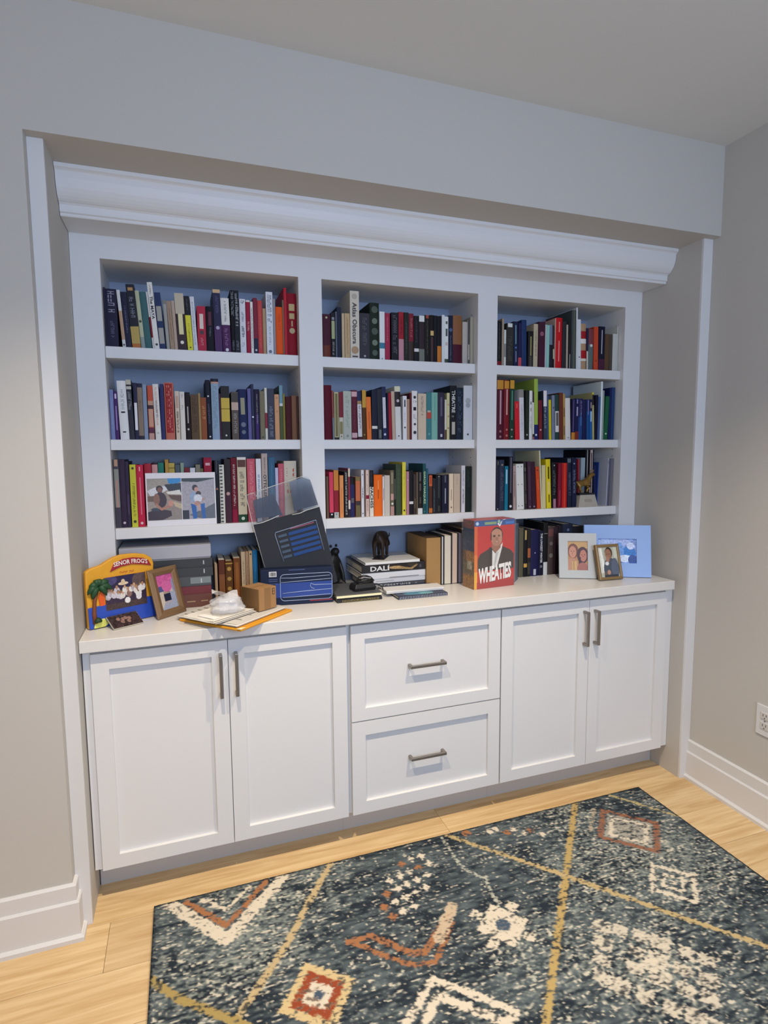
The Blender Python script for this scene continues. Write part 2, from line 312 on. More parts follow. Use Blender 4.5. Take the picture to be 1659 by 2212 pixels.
BOOKS=[
('A1',0.0904,0.0050,0.2017,0.00,0,'2d2940','plain dark plum book at the wall',[]),
('A1',0.0962,0.0347,0.1974,0.00,0,'211d38','thick navy-black book with grey spine lettering',[('l',0.04,0.42,'8d8ca0',0.6),('l',0.55,0.9,'5d5c78',0.35)]),
('A1',0.1432,0.0106,0.1959,-3.46,0,'d9d9d6','slim white book with tan middle spine',[('b',0.36,0.86,'b9987c',1),('d',0.95,'444444',0.3)]),
('A1',0.1544,0.0183,0.1905,-3.08,0,'20203a','black book with pale slanting line',[('l',0.25,0.75,'7a7d98',0.2)]),
('A1',0.1752,0.0273,0.2179,-3.62,0,'23252f','black book with gold lower spine',[('b',0.05,0.1,'b98a5c',0.6),('l',0.2,0.55,'7c8290',0.5),('b',0.66,0.93,'b9a05a',1),('b',0.93,1,'b5703a',1)]),
('A1',0.2042,0.0129,0.1988,-3.94,0,'b9bd9e','pale sage book with dark round emblem',[('d',0.53,'3b4038',0.35),('b',0.8,1,'8f9c97',1)]),
('A1',0.2177,0.0215,0.1956,-3.81,0,'42696c','plain dark teal book',[]),
('A1',0.2416,0.0054,0.1975,-4.34,0,'d3cfca','slim white book with red band',[('b',0.44,0.8,'7f1626',1)]),
('A1',0.2476,0.0168,0.2308,-4.09,0,'e6e2da','tall white book with black title lettering',[('l',0.04,0.19,'555555',0.3),('t',0.21,0.55,'1a1a1a','The MAYA',0.62),('d',0.93,'333333',0.25)]),
('A1',0.2650,0.0205,0.1974,-3.35,0,'27365f','navy book with pale grey picture panels',[('b',0.24,0.5,'a5a298',0.8),('b',0.62,0.9,'a29f96',0.8)]),
('A1',0.2885,0.0110,0.1729,-2.52,0,'a3a39c','slim grey book beside brown ones',[('b',0,0.08,'82827c',1)]),
('A1',0.3014,0.0143,0.1706,-2.64,0,'a68c74','tan brown book with faint stripe',[('l',0.15,0.8,'6f5a48',0.25)]),
('A1',0.3165,0.0100,0.1729,-2.27,0,'bba390','slim pale tan book',[]),
('A1',0.3273,0.0308,0.2004,-1.97,0,'3b2a2e','dark brown book with wide beige label',[('b',0,0.36,'c7bba4',1),('b',0.36,0.72,'e3dca6',0.5),('d',0.86,'e8e2d0',0.2)]),
('A1',0.3607,0.0187,0.1928,-2.57,0,'1d1c22','black-topped book with bright yellow spine',[('l',0.05,0.28,'70707a',0.2),('b',0.35,1,'ddd73c',1),('l',0.5,0.85,'8a8326',0.25),('d',0.94,'33300c',0.15)]),
('A1',0.3809,0.0144,0.1924,-2.36,0,'dcdde2','white book with grey script',[('l',0.1,0.9,'8d92a8',0.35)]),
('A1',0.3962,0.0293,0.1612,0.00,0,'b32740','red book with upright white label',[('b',0.17,0.5,'e0cfc4',0.45),('d',0.58,'35121b',0.25),('l',0.7,0.9,'d98c92',0.3)]),
('A1',0.4269,0.0266,0.1624,0.00,0,'1b1a24','black book with dull red figure',[('b',0.12,0.42,'5c2c3c',0.4),('l',0.46,0.7,'6a6e74',0.25)]),
('A1',0.4562,0.0257,0.2244,-0.71,0,'2a2948','tan-capped book with navy over purple spine',[('b',0,0.055,'d4b48a',1),('l',0.1,0.4,'53567c',0.4),('b',0.58,1,'4d2c5c',1),('d',0.61,'a8a4bc',0.25)]),
('A1',0.4843,0.0297,0.1960,-1.23,0,'512d58','purple book with large white label',[('b',0,0.49,'e4e2dc',1),('l',0.06,0.45,'8a8a88',0.3),('l',0.56,0.9,'8f6a94',0.4),('d',0.95,'d8d0d8',0.2)]),
('A1',0.5155,0.0130,0.2264,0.00,0,'15151d','black book with long white lettering',[('l',0.02,0.42,'9aa0a4',0.7),('l',0.8,0.97,'70757c',0.5)]),
('A1',0.5293,0.0166,0.2268,0.00,0,'17171f','black book with white lettering lower down',[('l',0.05,0.58,'a6acae',0.6),('l',0.8,0.97,'787d84',0.5)]),
('A1',0.5479,0.0214,0.1981,0.00,0,'dfdfe6','white book with black handwriting title',[('l',0.03,0.1,'333333',0.5),('l',0.24,0.45,'7d8190',0.4),('l',0.5,0.76,'2e3240',0.45),('l',0.8,0.9,'9a9db0',0.4)]),
('A1',0.5712,0.0145,0.1953,0.00,0,'9c2340','crimson book with pink figure',[('b',0,0.035,'dcd6d0',1),('l',0.4,0.6,'e0a9a9',0.5)]),
('A1',0.5872,0.0091,0.1907,0.00,0,'ece8e2','slim white book between crimson ones',[('l',0.12,0.9,'555555',0.4)]),
('A1',0.5976,0.0153,0.2054,0.00,0,'7d2138','dark red book with navy foot',[('b',0.72,1,'25213f',1),('d',0.93,'c9c9d4',0.25)]),
('A1',0.6141,0.0166,0.1975,0.00,0,'c24a4a','coral red book',[('l',0.1,0.9,'d98a80',0.15)]),
('A1',0.6322,0.0116,0.1696,0.00,0,'b29574','plain tan book',[]),
('A1',0.6458,0.0245,0.2314,0.00,0,'dde0e8','tall white book with grey block lettering',[('l',0.05,0.5,'7c828e',0.6),('l',0.55,0.85,'a0a6b4',0.3),('d',0.95,'666c78',0.25)]),
('A1',0.6716,0.0084,0.2081,0.00,0,'9a949c','slim grey book beside orange one',[]),
('A1',0.6812,0.0255,0.1791,0.00,0,'e8581e','bright orange book',[('l',0.15,0.5,'c8451a',0.35),('b',0.97,1,'b23a14',1)]),
('A1',0.7075,0.0046,0.2058,0.00,0,'8c6f5c','slim brown book beside orange one',[]),
('A1',0.7133,0.0105,0.2512,0.00,0,'b81f30','tall slim red book',[]),
('A1',0.7251,0.0357,0.2333,0.00,0,'8c1226','large dark red book with gold ornament',[('b',0.17,0.28,'c2ad7a',0.6),('b',0.32,0.41,'bda878',0.55),('b',0.44,0.53,'b9a474',0.15),('d',0.6,'b39e70',0.3)]),
('C1',0.8608,0.0348,0.1657,0.00,0,'4a2230','dark maroon book with brown foot',[('d',0.08,'c0b48a',0.12),('b',0.72,1,'6a3020',0.8)]),
('C1',0.8974,0.0152,0.1730,0.00,0,'23242a','black book with pale green label',[('b',0.1,0.16,'8d8f94',0.7),('b',0.18,0.58,'a8ae84',0.85),('l',0.65,0.95,'a0a0a0',0.5)]),
('C1',0.9144,0.0062,0.1782,0.00,0,'5b6272','slim slate book',[]),
('C1',0.9214,0.0163,0.1959,0.00,0,'262c40','navy book beside cream ones',[]),
('C1',0.9405,0.0103,0.1733,0.00,0,'c9b594','slim cream book beside the tan one',[]),
('C1',0.9526,0.0205,0.1742,0.00,0,'c2a57e','tan book with mottled spine',[('l',0.1,0.9,'9a7d5c',0.3)]),
('C1',0.9749,0.0371,0.2625,0.00,0,'d6cdbd','tallest beige book with black title and disc',[('d',0.08,'b5ab9b',0.3),('t',0.17,0.78,'2a2622','Atlas Obscura',0.5),('d',0.87,'ab8a64',0.4),('b',0.955,0.975,'4a4440',0.6)]),
('C1',1.0137,0.0417,0.1797,0.00,0,'37353e','thick charcoal book with faint lettering',[('l',0.1,0.75,'5d5a62',0.4),('d',0.93,'b4b0a8',0.1)]),
('C1',1.0572,0.0390,0.2235,0.00,0,'1f2a20','dark green book with leafy pattern',[('d',0.32,'62705c',0.3),('d',0.12,'3f4c3c',0.35),('d',0.5,'3c4a38',0.35),('d',0.7,'66745e',0.3),('d',0.88,'3f4d3a',0.3)]),
('C1',1.0976,0.0218,0.1912,0.00,0,'e4e6e6','white book with blue band',[('b',0.64,0.76,'3c7c9a',1),('d',0.97,'444444',0.1)]),
('C1',1.1209,0.0209,0.1870,0.00,0,'a32a4a','crimson book with pale stripe',[('l',0.08,0.6,'d98a90',0.15)]),
('C1',1.1489,0.0305,0.1914,0.00,0,'1c1a22','black book with grey pattern',[('l',0.05,0.9,'5c5864',0.55)]),
('C1',1.1807,0.0221,0.1957,0.00,0,'a12834','red book with pink lower spine',[('b',0.55,1,'c28a96',1),('l',0.1,0.5,'6e1420',0.4)]),
('C1',1.2047,0.0188,0.1954,0.00,0,'232823','black-green book with faint lettering',[('l',0.2,0.85,'5a625a',0.25)]),
('C1',1.2249,0.0217,0.1927,0.00,0,'7b2433','dark red book with brown lower half',[('b',0.58,1,'3a2d28',1),('l',0.1,0.5,'b86a6e',0.4)]),
('C1',1.2485,0.0206,0.1848,0.00,0,'18181c','black book with small white tag',[('b',0.71,0.78,'dcdad6',1),('l',0.1,0.6,'4a4a52',0.3)]),
('C1',1.2706,0.0234,0.1872,0.00,0,'33252b','dark book with white top and edges',[('b',0,0.13,'dfe0dc',1),('b',0.72,1,'74786f',1)]),
('C1',1.2957,0.0235,0.1911,0.00,0,'191614','black book with red spot',[('b',0,0.07,'a0483c',0.5),('l',0.1,0.85,'5a5c4c',0.2)]),
('C1',1.3205,0.0177,0.1929,0.00,0,'1b1514','black book with gold square',[('b',0.33,0.43,'d4b272',0.8),('b',0.46,1,'4a3232',0.6)]),
('C1',1.3390,0.0128,0.1921,0.00,0,'191b22','slim black book',[]),
('C1',1.3533,0.0184,0.1911,0.00,0,'17171d','black book with orange lower spine',[('b',0.64,1,'c9762a',1)]),
('C1',1.3737,0.0125,0.1970,0.00,0,'d8dcdc','plain white book beside the green-marked one',[]),
('C1',1.3870,0.0169,0.1914,0.00,0,'e2e4e0','white book with dark green marks',[('b',0.1,0.16,'5a6458',0.5),('b',0.26,0.42,'4a544a',0.5),('b',0.55,0.62,'c9b4ae',0.6),('b',0.91,1,'3f4c3c',1)]),
('C1',1.4051,0.0187,0.1970,0.00,0,'1b2038','navy book with pale line',[('d',0.3,'3f5a88',0.4),('l',0.42,0.95,'7a7f94',0.25)]),
('C1',1.4258,0.0421,0.1997,0.00,0,'4a1226','maroon book with brown paper wrap',[('b',0,0.6,'8a5a38',1)]),
('C1',1.4699,0.0227,0.1753,0.00,0,'b5aea6','light grey book',[]),
('C1',1.4947,0.0104,0.1834,0.00,0,'a29a90','slim grey book with black mark',[('b',0,0.55,'2a2a30',0.6),('b',0.9,1,'3a3a40',0.6)]),
('C1',1.5071,0.0130,0.1973,0.00,0,'a8a08c','slim beige book at the end',[]),
('E1',1.6369,0.0231,0.1895,0.00,0,'141416','black book with red foot',[('l',0.05,0.85,'6a6a70',0.15),('b',0.9,1,'7a1a22',1)]),
('E1',1.6612,0.0098,0.2017,0.00,0,'a3917f','taupe book beside the black one',[]),
('E1',1.6724,0.0093,0.1546,0.00,0,'d8d8d0','short slim cream book',[('b',0.38,0.75,'8a8a88',1)]),
('E1',1.6838,0.0345,0.1838,0.00,0,'33322f','charcoal book with white corner label',[('b',0,0.09,'dcdcd6',0.65),('l',0.3,0.9,'4e4c46',0.5)]),
('E1',1.7218,0.0213,0.1933,-0.95,0,'1d2444','navy book with pale blue lettering',[('b',0.08,0.5,'6f98a0',0.25),('d',0.58,'4a74b0',0.2),('b',0.66,0.9,'8a90b4',0.2)]),
('E1',1.7439,0.0162,0.1878,0.00,0,'221f48','dark navy book with red foot',[('b',0.79,1,'c24a54',1)]),
('E1',1.7636,0.0246,0.2032,-0.94,0,'1f3660','plain blue book',[]),
('E1',1.7948,0.0262,0.1570,0.00,0,'1d1a1c','short black book with olive strip',[('b',0.15,0.68,'8c8458',0.3),('b',0.7,1,'4a4642',0.5)]),
('E1',1.8228,0.0222,0.1896,0.00,0,'bfb193','beige book with dark lettering',[('l',0.15,0.75,'6a6250',0.3)]),
('E1',1.8479,0.0329,0.2004,0.00,0,'431c30','plum book with pink spot',[('d',0.26,'8a5262',0.3)]),
('E1',1.8820,0.0073,0.1899,0.00,0,'b9bcc0','slim light grey book',[]),
('E1',1.8902,0.0139,0.1886,0.00,0,'8fc4b8','mint green book',[]),
('E1',1.9077,0.0150,0.1914,-0.95,0,'23202c','black book with blue-grey upper half',[('b',0,0.46,'6f7f92',1)]),
('E1',1.9252,0.0071,0.1889,-1.57,0,'3a1f2a','slim dark book with cream tag',[('b',0.55,0.78,'ccc6a6',0.8)]),
('E1',1.9331,0.0038,0.2208,0.00,0,'c9ad9a','thin cream book beside bright red one',[]),
('E1',1.9375,0.0349,0.2244,0.00,0,'c4141e','bright red book with pale lettering',[('b',0.08,0.28,'e0928a',0.15),('b',0.45,0.86,'e0928a',0.15)]),
('E1',1.9741,0.0201,0.2113,0.00,0,'2d2b30','charcoal book beside red one',[]),
('E1',1.9971,0.0079,0.1969,-0.72,0,'b5a794','slim cream book leaning on charcoal',[]),
('E1',2.0066,0.0168,0.1664,0.00,0,'211f20','short slim black book',[('b',0.6,1,'b0b0ac',0.2)]),
('E1',2.0263,0.0233,0.2636,-0.86,0,'434b4a','tall slate book with olive edge',[('b',0,1,'6f6f58',0.2)]),
('E1',2.0522,0.0069,0.2757,-1.31,0,'dfe0e0','tallest slim white book',[]),
('E1',2.0601,0.0167,0.2240,-1.45,0,'d9dcde','shorter white book',[('d',0.75,'555a60',0.2)]),
('E1',2.0781,0.0292,0.2063,-1.67,0,'b08e6c','tan book with red and white bands',[('b',0.16,0.32,'a01c24',1),('b',0.33,0.43,'e4dfd8',1),('b',0.58,0.75,'a81820',1),('b',0.76,0.81,'e0d4c8',1)]),
('E1',2.1086,0.0083,0.1885,-1.35,0,'2d2848','slim navy and cream book',[('b',0.55,1,'cfc8bc',1)]),
('E1',2.1182,0.0264,0.1854,0.00,0,'5c6a68','grey-green book with dull red top',[('b',0,0.37,'7a3a42',1),('d',0.4,'dad8d2',0.25)]),
('E1',2.1484,0.0246,0.1970,-1.01,0,'c4492c','orange-red book',[('d',0.78,'6a1a14',0.15)]),
('E1',2.1745,0.0335,0.2009,0.00,0,'17172c','navy-black book with white line',[('b',0.08,0.62,'b4b4c0',0.15),('b',0.74,1,'4a1f38',1)]),
('E1',2.2095,0.0244,0.1687,0.00,0,'5a4430','brown book',[]),
('E1',2.2369,0.0160,0.1681,-0.86,0,'4d443c','dark grey-brown book',[]),
('E1',2.2540,0.0247,0.1715,0.00,0,'c4c4bc','light grey book at the end',[]),
('E1',2.2808,0.0038,0.2076,-0.56,0,'d4d2c4','thin tall cream book at the end',[]),
('A2',0.0904,0.0132,0.1749,0.00,0,'7f88b4','lavender book at the wall',[('l',0.2,0.8,'a8b0d0',0.2)]),
('A2',0.1048,0.0116,0.1690,0.00,0,'4d2f68','purple book with white streak',[('b',0.05,0.15,'d0c4dc',0.5),('b',0.3,0.8,'a68fc0',0.3)]),
('A2',0.1204,0.0292,0.2065,-1.15,0,'eae8e6','thick white book with black specks',[('l',0.15,0.5,'aeb0b0',0.4),('b',0.52,0.545,'1e1e22',0.45),('b',0.86,0.88,'1e1e22',0.35)]),
('A2',0.1510,0.0162,0.2108,-1.32,0,'33323c','charcoal book with cream head',[('b',0,0.08,'c4bca8',1),('b',0.11,0.16,'c9c2b6',1),('l',0.2,0.52,'8f8c90',0.6)]),
('A2',0.1690,0.0119,0.2008,0.00,0,'2a2846','navy book with low white label',[('b',0.35,0.83,'e8e6e8',0.75)]),
('A2',0.1821,0.0164,0.1990,0.00,0,'8a7868','taupe book with navy head',[('b',0,0.07,'25223c',1),('b',0.93,1,'2d2a38',1),('l',0.3,0.5,'6a5a4c',0.3)]),
('A2',0.1999,0.0128,0.1964,0.00,0,'8a98b0','slim blue-grey book',[]),
('A2',0.2156,0.0176,0.1925,0.00,0,'c4543c','picture-spined book with red top',[('b',0.28,0.36,'c4977c',1),('b',0.36,0.43,'4a2c30',1),('b',0.43,0.76,'cc9a80',0.85),('b',0.78,0.88,'5c2c44',1),('b',0.88,1,'c4978a',1)]),
('A2',0.2368,0.0194,0.1985,-0.90,0,'e6e2da','white book with orange and grey lettering',[('l',0.06,0.75,'d88c6a',0.3),('l',0.3,0.62,'7f858e',0.35),('d',0.88,'c0c0b8',0.2)]),
('A2',0.2573,0.0131,0.1992,0.00,0,'2c2c60','plain navy book',[]),
('A2',0.2722,0.0316,0.2053,0.00,0,'c4705c','salmon book with red lettered panel',[('b',0.02,0.88,'9c2a2c',0.75),('l',0.05,0.86,'cf8070',0.5)]),
('A2',0.3077,0.0144,0.1756,0.00,0,'dccab4','cream book with black lettering',[('b',0.1,0.35,'c8a490',0.6),('l',0.42,0.86,'4a3c34',0.45)]),
('A2',0.3241,0.0166,0.1739,0.00,0,'e4dcd0','plain cream book',[('l',0.05,0.15,'9a8c80',0.3),('l',0.28,0.38,'6a6a84',0.3)]),
('A2',0.3419,0.0179,0.1723,0.00,0,'241c20','black book with white line',[('b',0.3,0.65,'c0b8b0',0.2),('d',0.78,'c8c0b8',0.2)]),
('A2',0.3617,0.0260,0.1651,0.00,0,'5c452c','thick brown book',[('l',0.1,0.9,'47341f',0.6)]),
('A2',0.3889,0.0071,0.1702,0.00,0,'a08252','slim ochre book',[]),
('A2',0.3968,0.0196,0.1547,0.00,0,'8c4a24','rust brown book',[('l',0.2,0.55,'c08a58',0.5)]),
('A2',0.4194,0.0151,0.2191,-0.91,0,'1e2030','tall black book with white mark',[('d',0.27,'dcdcd8',0.2),('l',0.4,0.75,'5c6078',0.4),('d',0.95,'d8dcdc',0.2)]),
('A2',0.4354,0.0267,0.2245,0.00,0,'93a9bc','tall pale blue book with black head',[('b',0,0.05,'1c2030',1),('b',0.05,0.08,'c49a8a',1),('l',0.12,0.85,'7f95a8',0.5)]),
('A2',0.4634,0.0052,0.1703,0.00,0,'4a2438','thin plum book',[]),
('A2',0.4699,0.0305,0.1987,0.00,0,'231f1c','black book with glowing yellow band',[('b',0.22,0.66,'cdb046',1),('b',0.415,0.43,'8a7420',1),('d',0.92,'c8c4b0',0.12)]),
('A2',0.5070,0.0250,0.1785,0.00,0,'5c5048','grey-brown book with picture panel',[('b',0.02,0.2,'4a443e',1),('b',0.22,0.38,'c4aa98',1),('l',0.45,0.9,'9a9288',0.5)]),
('A2',0.5350,0.0305,0.1887,-0.79,0,'222c54','navy book with pale picture strip',[('b',0.17,0.5,'9a967c',0.5),('d',0.7,'5c6478',0.3),('d',0.85,'5a6070',0.25)]),
('A2',0.5671,0.0123,0.1921,0.00,0,'68669c','slim violet-blue book',[]),
('A2',0.5807,0.0095,0.2093,0.00,0,'2a2c4c','slim navy book with white dot',[('d',0.59,'e8e8f0',0.35),('b',0.65,1,'3a3e50',0.6)]),
('A2',0.5914,0.0203,0.1905,0.00,0,'23203c','dark navy book with purple foot',[('b',0.5,1,'3c2468',0.5),('l',0.1,0.7,'a89c94',0.2)]),
('A2',0.6126,0.0173,0.1838,0.00,0,'7f775f','olive taupe book',[('d',0.95,'3c382c',0.25)]),
('A2',0.6312,0.0089,0.1964,0.00,0,'d8d8cc','slim white book with red band',[('b',0.48,0.78,'883040',1)]),
('A2',0.6416,0.0248,0.1943,0.00,0,'3b3e4e','charcoal book with swirling pattern',[('l',0.35,0.95,'7f8498',0.5)]),
('A2',0.6684,0.0176,0.1732,0.00,0,'d4a078','peach tan book',[('d',0.08,'a87450',0.2),('d',0.38,'a87450',0.15)]),
('A2',0.6874,0.0123,0.2077,0.00,0,'4d5630','olive book with blue top',[('b',0,0.33,'6f98a8',1),('b',0.33,0.38,'d4d8d8',1)]),
('A2',0.7009,0.0074,0.1765,0.00,0,'8c7f3c','thin mustard book',[]),
('A2',0.7104,0.0229,0.1657,0.00,0,'4a1a20','dark maroon book',[]),
('A2',0.7345,0.0188,0.1700,0.00,0,'7f5a42','brown book beside maroon',[]),
('A2',0.7545,0.0063,0.1681,0.00,0,'4d2a20','thin dark brown book at the end',[]),
('C2',0.8613,0.0334,0.2144,0.00,0,'5c0a20','large plain maroon book',[]),
('C2',0.8977,0.0062,0.1935,-0.74,0,'7c8490','slim grey book with red top',[('b',0,0.55,'9a5048',1)]),
('C2',0.9053,0.0170,0.1880,0.00,0,'c8bf94','cream-edged olive book',[('b',0.03,0.93,'77704a',0.6),('b',0.95,1,'2c2c2c',1)]),
('C2',0.9244,0.0167,0.1886,0.00,0,'c9c4b0','cream book with dark red upper half',[('b',0,0.53,'7c2030',1),('b',0.62,0.88,'8a8050',0.7),('d',0.93,'5a2a2a',0.15)]),
('C2',0.9423,0.0328,0.1929,0.00,0,'b4b9ac','thick pale grey book with washed lettering',[('l',0.1,0.8,'93a298',0.45),('d',0.92,'7c8880',0.15)]),
('C2',0.9768,0.0224,0.1977,0.00,0,'5c1428','maroon book with pink end labels',[('b',0.03,0.13,'d4a8ac',1),('b',0.86,0.96,'d0a8ac',1),('l',0.2,0.8,'7f3444',0.3)]),
('C2',1.0028,0.0171,0.1945,-0.89,0,'262a52','navy-topped book with white label',[('b',0.2,0.27,'a08058',1),('b',0.27,0.94,'dcd4d4',1),('l',0.3,0.8,'5c5c66',0.5),('b',0.94,1,'4a1c24',1)]),
('C2',1.0213,0.0166,0.1990,0.00,0,'5a3a1e','brown book with yellow upper half',[('b',0,0.35,'c99a3c',1),('d',0.9,'9a7a34',0.2)]),
('C2',1.0414,0.0194,0.1723,-1.01,0,'ec7a3a','orange book',[('b',0.35,0.75,'b85020',0.15)]),
('C2',1.0623,0.0230,0.2022,0.00,0,'161a30','navy-black book with white tag',[('b',0.725,0.78,'dcdcd0',1)]),
('C2',1.0882,0.0193,0.2048,-0.69,0,'26262e','charcoal book with grey foot',[('b',0.8,0.97,'6c7270',0.5)]),
('C2',1.1102,0.0167,0.2152,-1.31,0,'232a50','navy book with tall white label',[('b',0.2,0.78,'d8d4da',0.75),('l',0.25,0.75,'b0acb8',0.3),('d',0.9,'c8cce0',0.3)]),
('C2',1.1277,0.0055,0.1902,0.00,0,'20223c','slim navy book',[]),
('C2',1.1362,0.0122,0.1904,-0.73,0,'9c1f30','slim red book',[]),
('C2',1.1516,0.0137,0.1977,-1.54,0,'c4ad98','slim beige book',[]),
('C2',1.1670,0.0246,0.2183,-1.50,0,'dedcd6','white book with black blotted top',[('b',0,0.09,'dcd8b8',1),('b',0.1,0.38,'2c2426',1),('d',0.27,'c8b8c0',0.25),('d',0.93,'333333',0.12)]),
('C2',1.1982,0.0167,0.1804,0.00,0,'e6e2e4','white book with black oval',[('b',0.09,0.25,'1a1a1e',0.3),('d',0.72,'26262a',0.22),('l',0.35,0.62,'b4b0b4',0.3)]),
('C2',1.2161,0.0116,0.1678,0.00,0,'b38e72','tan brown book',[]),
('C2',1.2290,0.0077,0.1932,0.00,0,'5c1a1e','slim dark red book',[]),
('C2',1.2386,0.0244,0.2021,0.00,0,'e8e2de','white book with black birds',[('d',0.13,'1e1e20',0.25),('l',0.2,0.27,'9a9698',0.6),('b',0.33,0.4,'221e20',0.5),('l',0.48,0.62,'aaa6a8',0.5),('d',0.68,'1e1e20',0.2),('d',0.85,'1e1e20',0.28)]),
('C2',1.2662,0.0366,0.1920,0.00,0,'d2bda4','thick beige book with grey lettering',[('l',0.06,0.5,'8f8478',0.3)]),
('C2',1.3042,0.0232,0.1974,0.00,0,'3f7c80','teal book with red square',[('b',0.38,0.42,'c0b0a0',0.6),('b',0.42,0.55,'b84a3c',0.9),('d',0.88,'68a0a0',0.2)]),
('C2',1.3289,0.0275,0.1980,0.00,0,'80b4a4','mint green book',[('l',0.05,0.6,'5c9488',0.2)]),
('C2',1.3579,0.0302,0.1989,0.00,0,'322c40','charcoal plum book',[('b',0.1,0.5,'5c566c',0.3),('b',0.88,0.94,'c4c0c4',0.3)]),
('C2',1.3894,0.0085,0.1697,0.00,0,'d8d0be','short slim cream book',[('b',0.75,1,'5c4430',1)]),
('C2',1.3994,0.0125,0.1978,0.00,0,'d0c898','pale yellow floral book',[('d',0.25,'b89070',0.3),('d',0.5,'a88468',0.3),('d',0.75,'a87c60',0.3)]),
('C2',1.4142,0.0306,0.2293,0.00,0,'15161c','black book with white capital lettering',[('t',0.09,0.5,'d6d6d0','THEATRE',0.5),('l',0.55,0.62,'8a8a84',0.5),('b',0.67,0.9,'b4aca0',0.5)]),
('C2',1.4461,0.0299,0.2214,0.00,0,'1c2433','blue-black book with slate lettering',[('l',0.08,0.9,'4a5a70',0.55)]),
('C2',1.4780,0.0421,0.2313,0.00,0,'cfd0d2','silver white book',[('d',0.28,'a8aaac',0.3),('d',0.36,'a0a2a6',0.25),('d',0.9,'2c2c2c',0.1)]),
('E2',1.6414,0.0351,0.2626,0.00,0,'521428','maroon book with gold head panel',[('b',0.01,0.16,'c88c34',0.9),('b',0.18,0.74,'c49aa0',0.22),('d',0.86,'9a6a74',0.15),('d',0.95,'9a6a74',0.15)]),
('E2',1.6779,0.0263,0.2602,0.00,0,'7c1620','dark red book with gold head panel',[('b',0.01,0.14,'c88a30',0.9),('b',0.15,0.58,'d4a49a',0.25),('d',0.83,'b46a64',0.18),('d',0.93,'b46a64',0.2)]),
('E2',1.7057,0.0232,0.2638,0.00,0,'1c3a2c','green book with gold head panel',[('b',0.01,0.15,'cc9434',0.9),('b',0.18,0.67,'5c9a80',0.22),('d',0.83,'b09a8a',0.18),('d',0.95,'a8a090',0.15)]),
('E2',1.7356,0.0239,0.1689,-2.07,0,'d02430','bright red book',[('b',0.06,0.17,'e87058',0.2)]),
('E2',1.7610,0.0231,0.2227,-1.88,0,'d8d4d6','grey-topped white book with faint lettering',[('b',0,0.16,'8c8880',1),('l',0.3,0.85,'b4b2ba',0.4)]),
('E2',1.7872,0.0189,0.2198,0.00,0,'20261d','black-green book',[('l',0.2,0.8,'3c4636',0.2),('d',0.9,'b4b8a8',0.2)]),
('E2',1.8093,0.0147,0.2185,-0.70,0,'e2e0da','white book with grey block lettering',[('b',0.22,0.28,'4a4a48',0.3),('b',0.35,0.42,'a8a090',0.4),('l',0.52,0.8,'b4b0a8',0.5)]),
('E2',1.8267,0.0073,0.2134,-1.25,0,'e2dcd4','slim white book with plum top',[('b',0,0.22,'3f2438',1),('b',0.88,0.94,'2c2020',1),('b',0.94,1,'a85a5c',1)]),
('E2',1.8355,0.0191,0.2710,-1.22,0,'9cb44c','tall lime green book with navy foot',[('b',0.75,1,'1f2560',1),('d',0.92,'dcdce8',0.25)]),
('E2',1.8599,0.0193,0.1772,-2.00,0,'6c1c2c','dark red book with flame emblem',[('d',0.75,'e0b49c',0.2),('b',0.3,0.7,'7c2c20',0.4)]),
('E2',1.8856,0.0171,0.2206,-1.63,0,'38404e','slate book with white upper label',[('b',0,0.32,'e4dcdc',1),('l',0.34,0.8,'a4acb4',0.6)]),
('E2',1.9040,0.0078,0.2006,-1.51,0,'3f547c','slim blue book',[]),
('E2',1.9149,0.0126,0.1803,-2.33,0,'d8c820','bright yellow book',[('l',0.1,0.9,'a89c14',0.15)]),
('E2',1.9317,0.0151,0.2013,-1.77,0,'7c8498','blue-grey book',[('d',0.28,'3c4450',0.25),('l',0.35,0.8,'5c6478',0.3)]),
('E2',1.9488,0.0206,0.2055,-1.81,0,'24403c','dark green book with boxed white label',[('b',0.37,0.83,'dcd8d4',0.9),('b',0.4,0.69,'5c5a56',0.6)]),
('E2',1.9701,0.0195,0.2136,-1.54,0,'6c3424','brown book beside green label',[]),
('E2',1.9922,0.0111,0.2081,-2.09,0,'b08a4c','ochre mottled book',[('b',0.3,0.5,'7c5434',0.6),('b',0.7,0.9,'7a5a3c',0.5)]),
('E2',2.0055,0.0281,0.1903,-2.58,0,'dcd4cc','white book beside the ochre one',[('d',0.95,'8a8884',0.12)]),
('E2',2.0353,0.0191,0.1870,0.00,0,'1f1c40','navy book with violet line and orange foot',[('b',0.02,0.8,'6a5a94',0.2),('b',0.82,1,'c88430',1)]),
('E2',2.0556,0.0187,0.1894,0.00,0,'1a1b48','navy book with rust foot',[('b',0.02,0.12,'8c8cc0',0.3),('b',0.2,0.42,'b4a8cc',0.35),('b',0.8,1,'7c2c1c',1)]),
('E2',2.0756,0.0213,0.1899,0.00,0,'21447c','blue book with dark top',[('b',0,0.45,'231f4c',1),('l',0.05,0.4,'8c84b4',0.4),('b',0.35,0.66,'5c8cc4',0.15)]),
('E2',2.1000,0.0200,0.1863,-0.77,0,'191a48','plain dark navy book',[]),
('E2',2.1227,0.0150,0.1869,-1.42,0,'1c4c84','blue book with navy top',[('b',0,0.3,'23285c',1),('b',0.02,0.38,'9a9cc4',0.2)]),
('E2',2.1393,0.0137,0.1873,-1.71,0,'1c5c9c','bright blue book with white marks',[('b',0,0.28,'231c3c',1),('b',0.07,0.22,'c4a8b4',0.3),('b',0.3,0.55,'b4d0ec',0.5)]),
('E2',2.1557,0.0101,0.2205,-2.35,0,'b4ab74','slim straw book with yellow head',[('b',0,0.05,'c8c040',1),('b',0.05,0.27,'24221c',1)]),
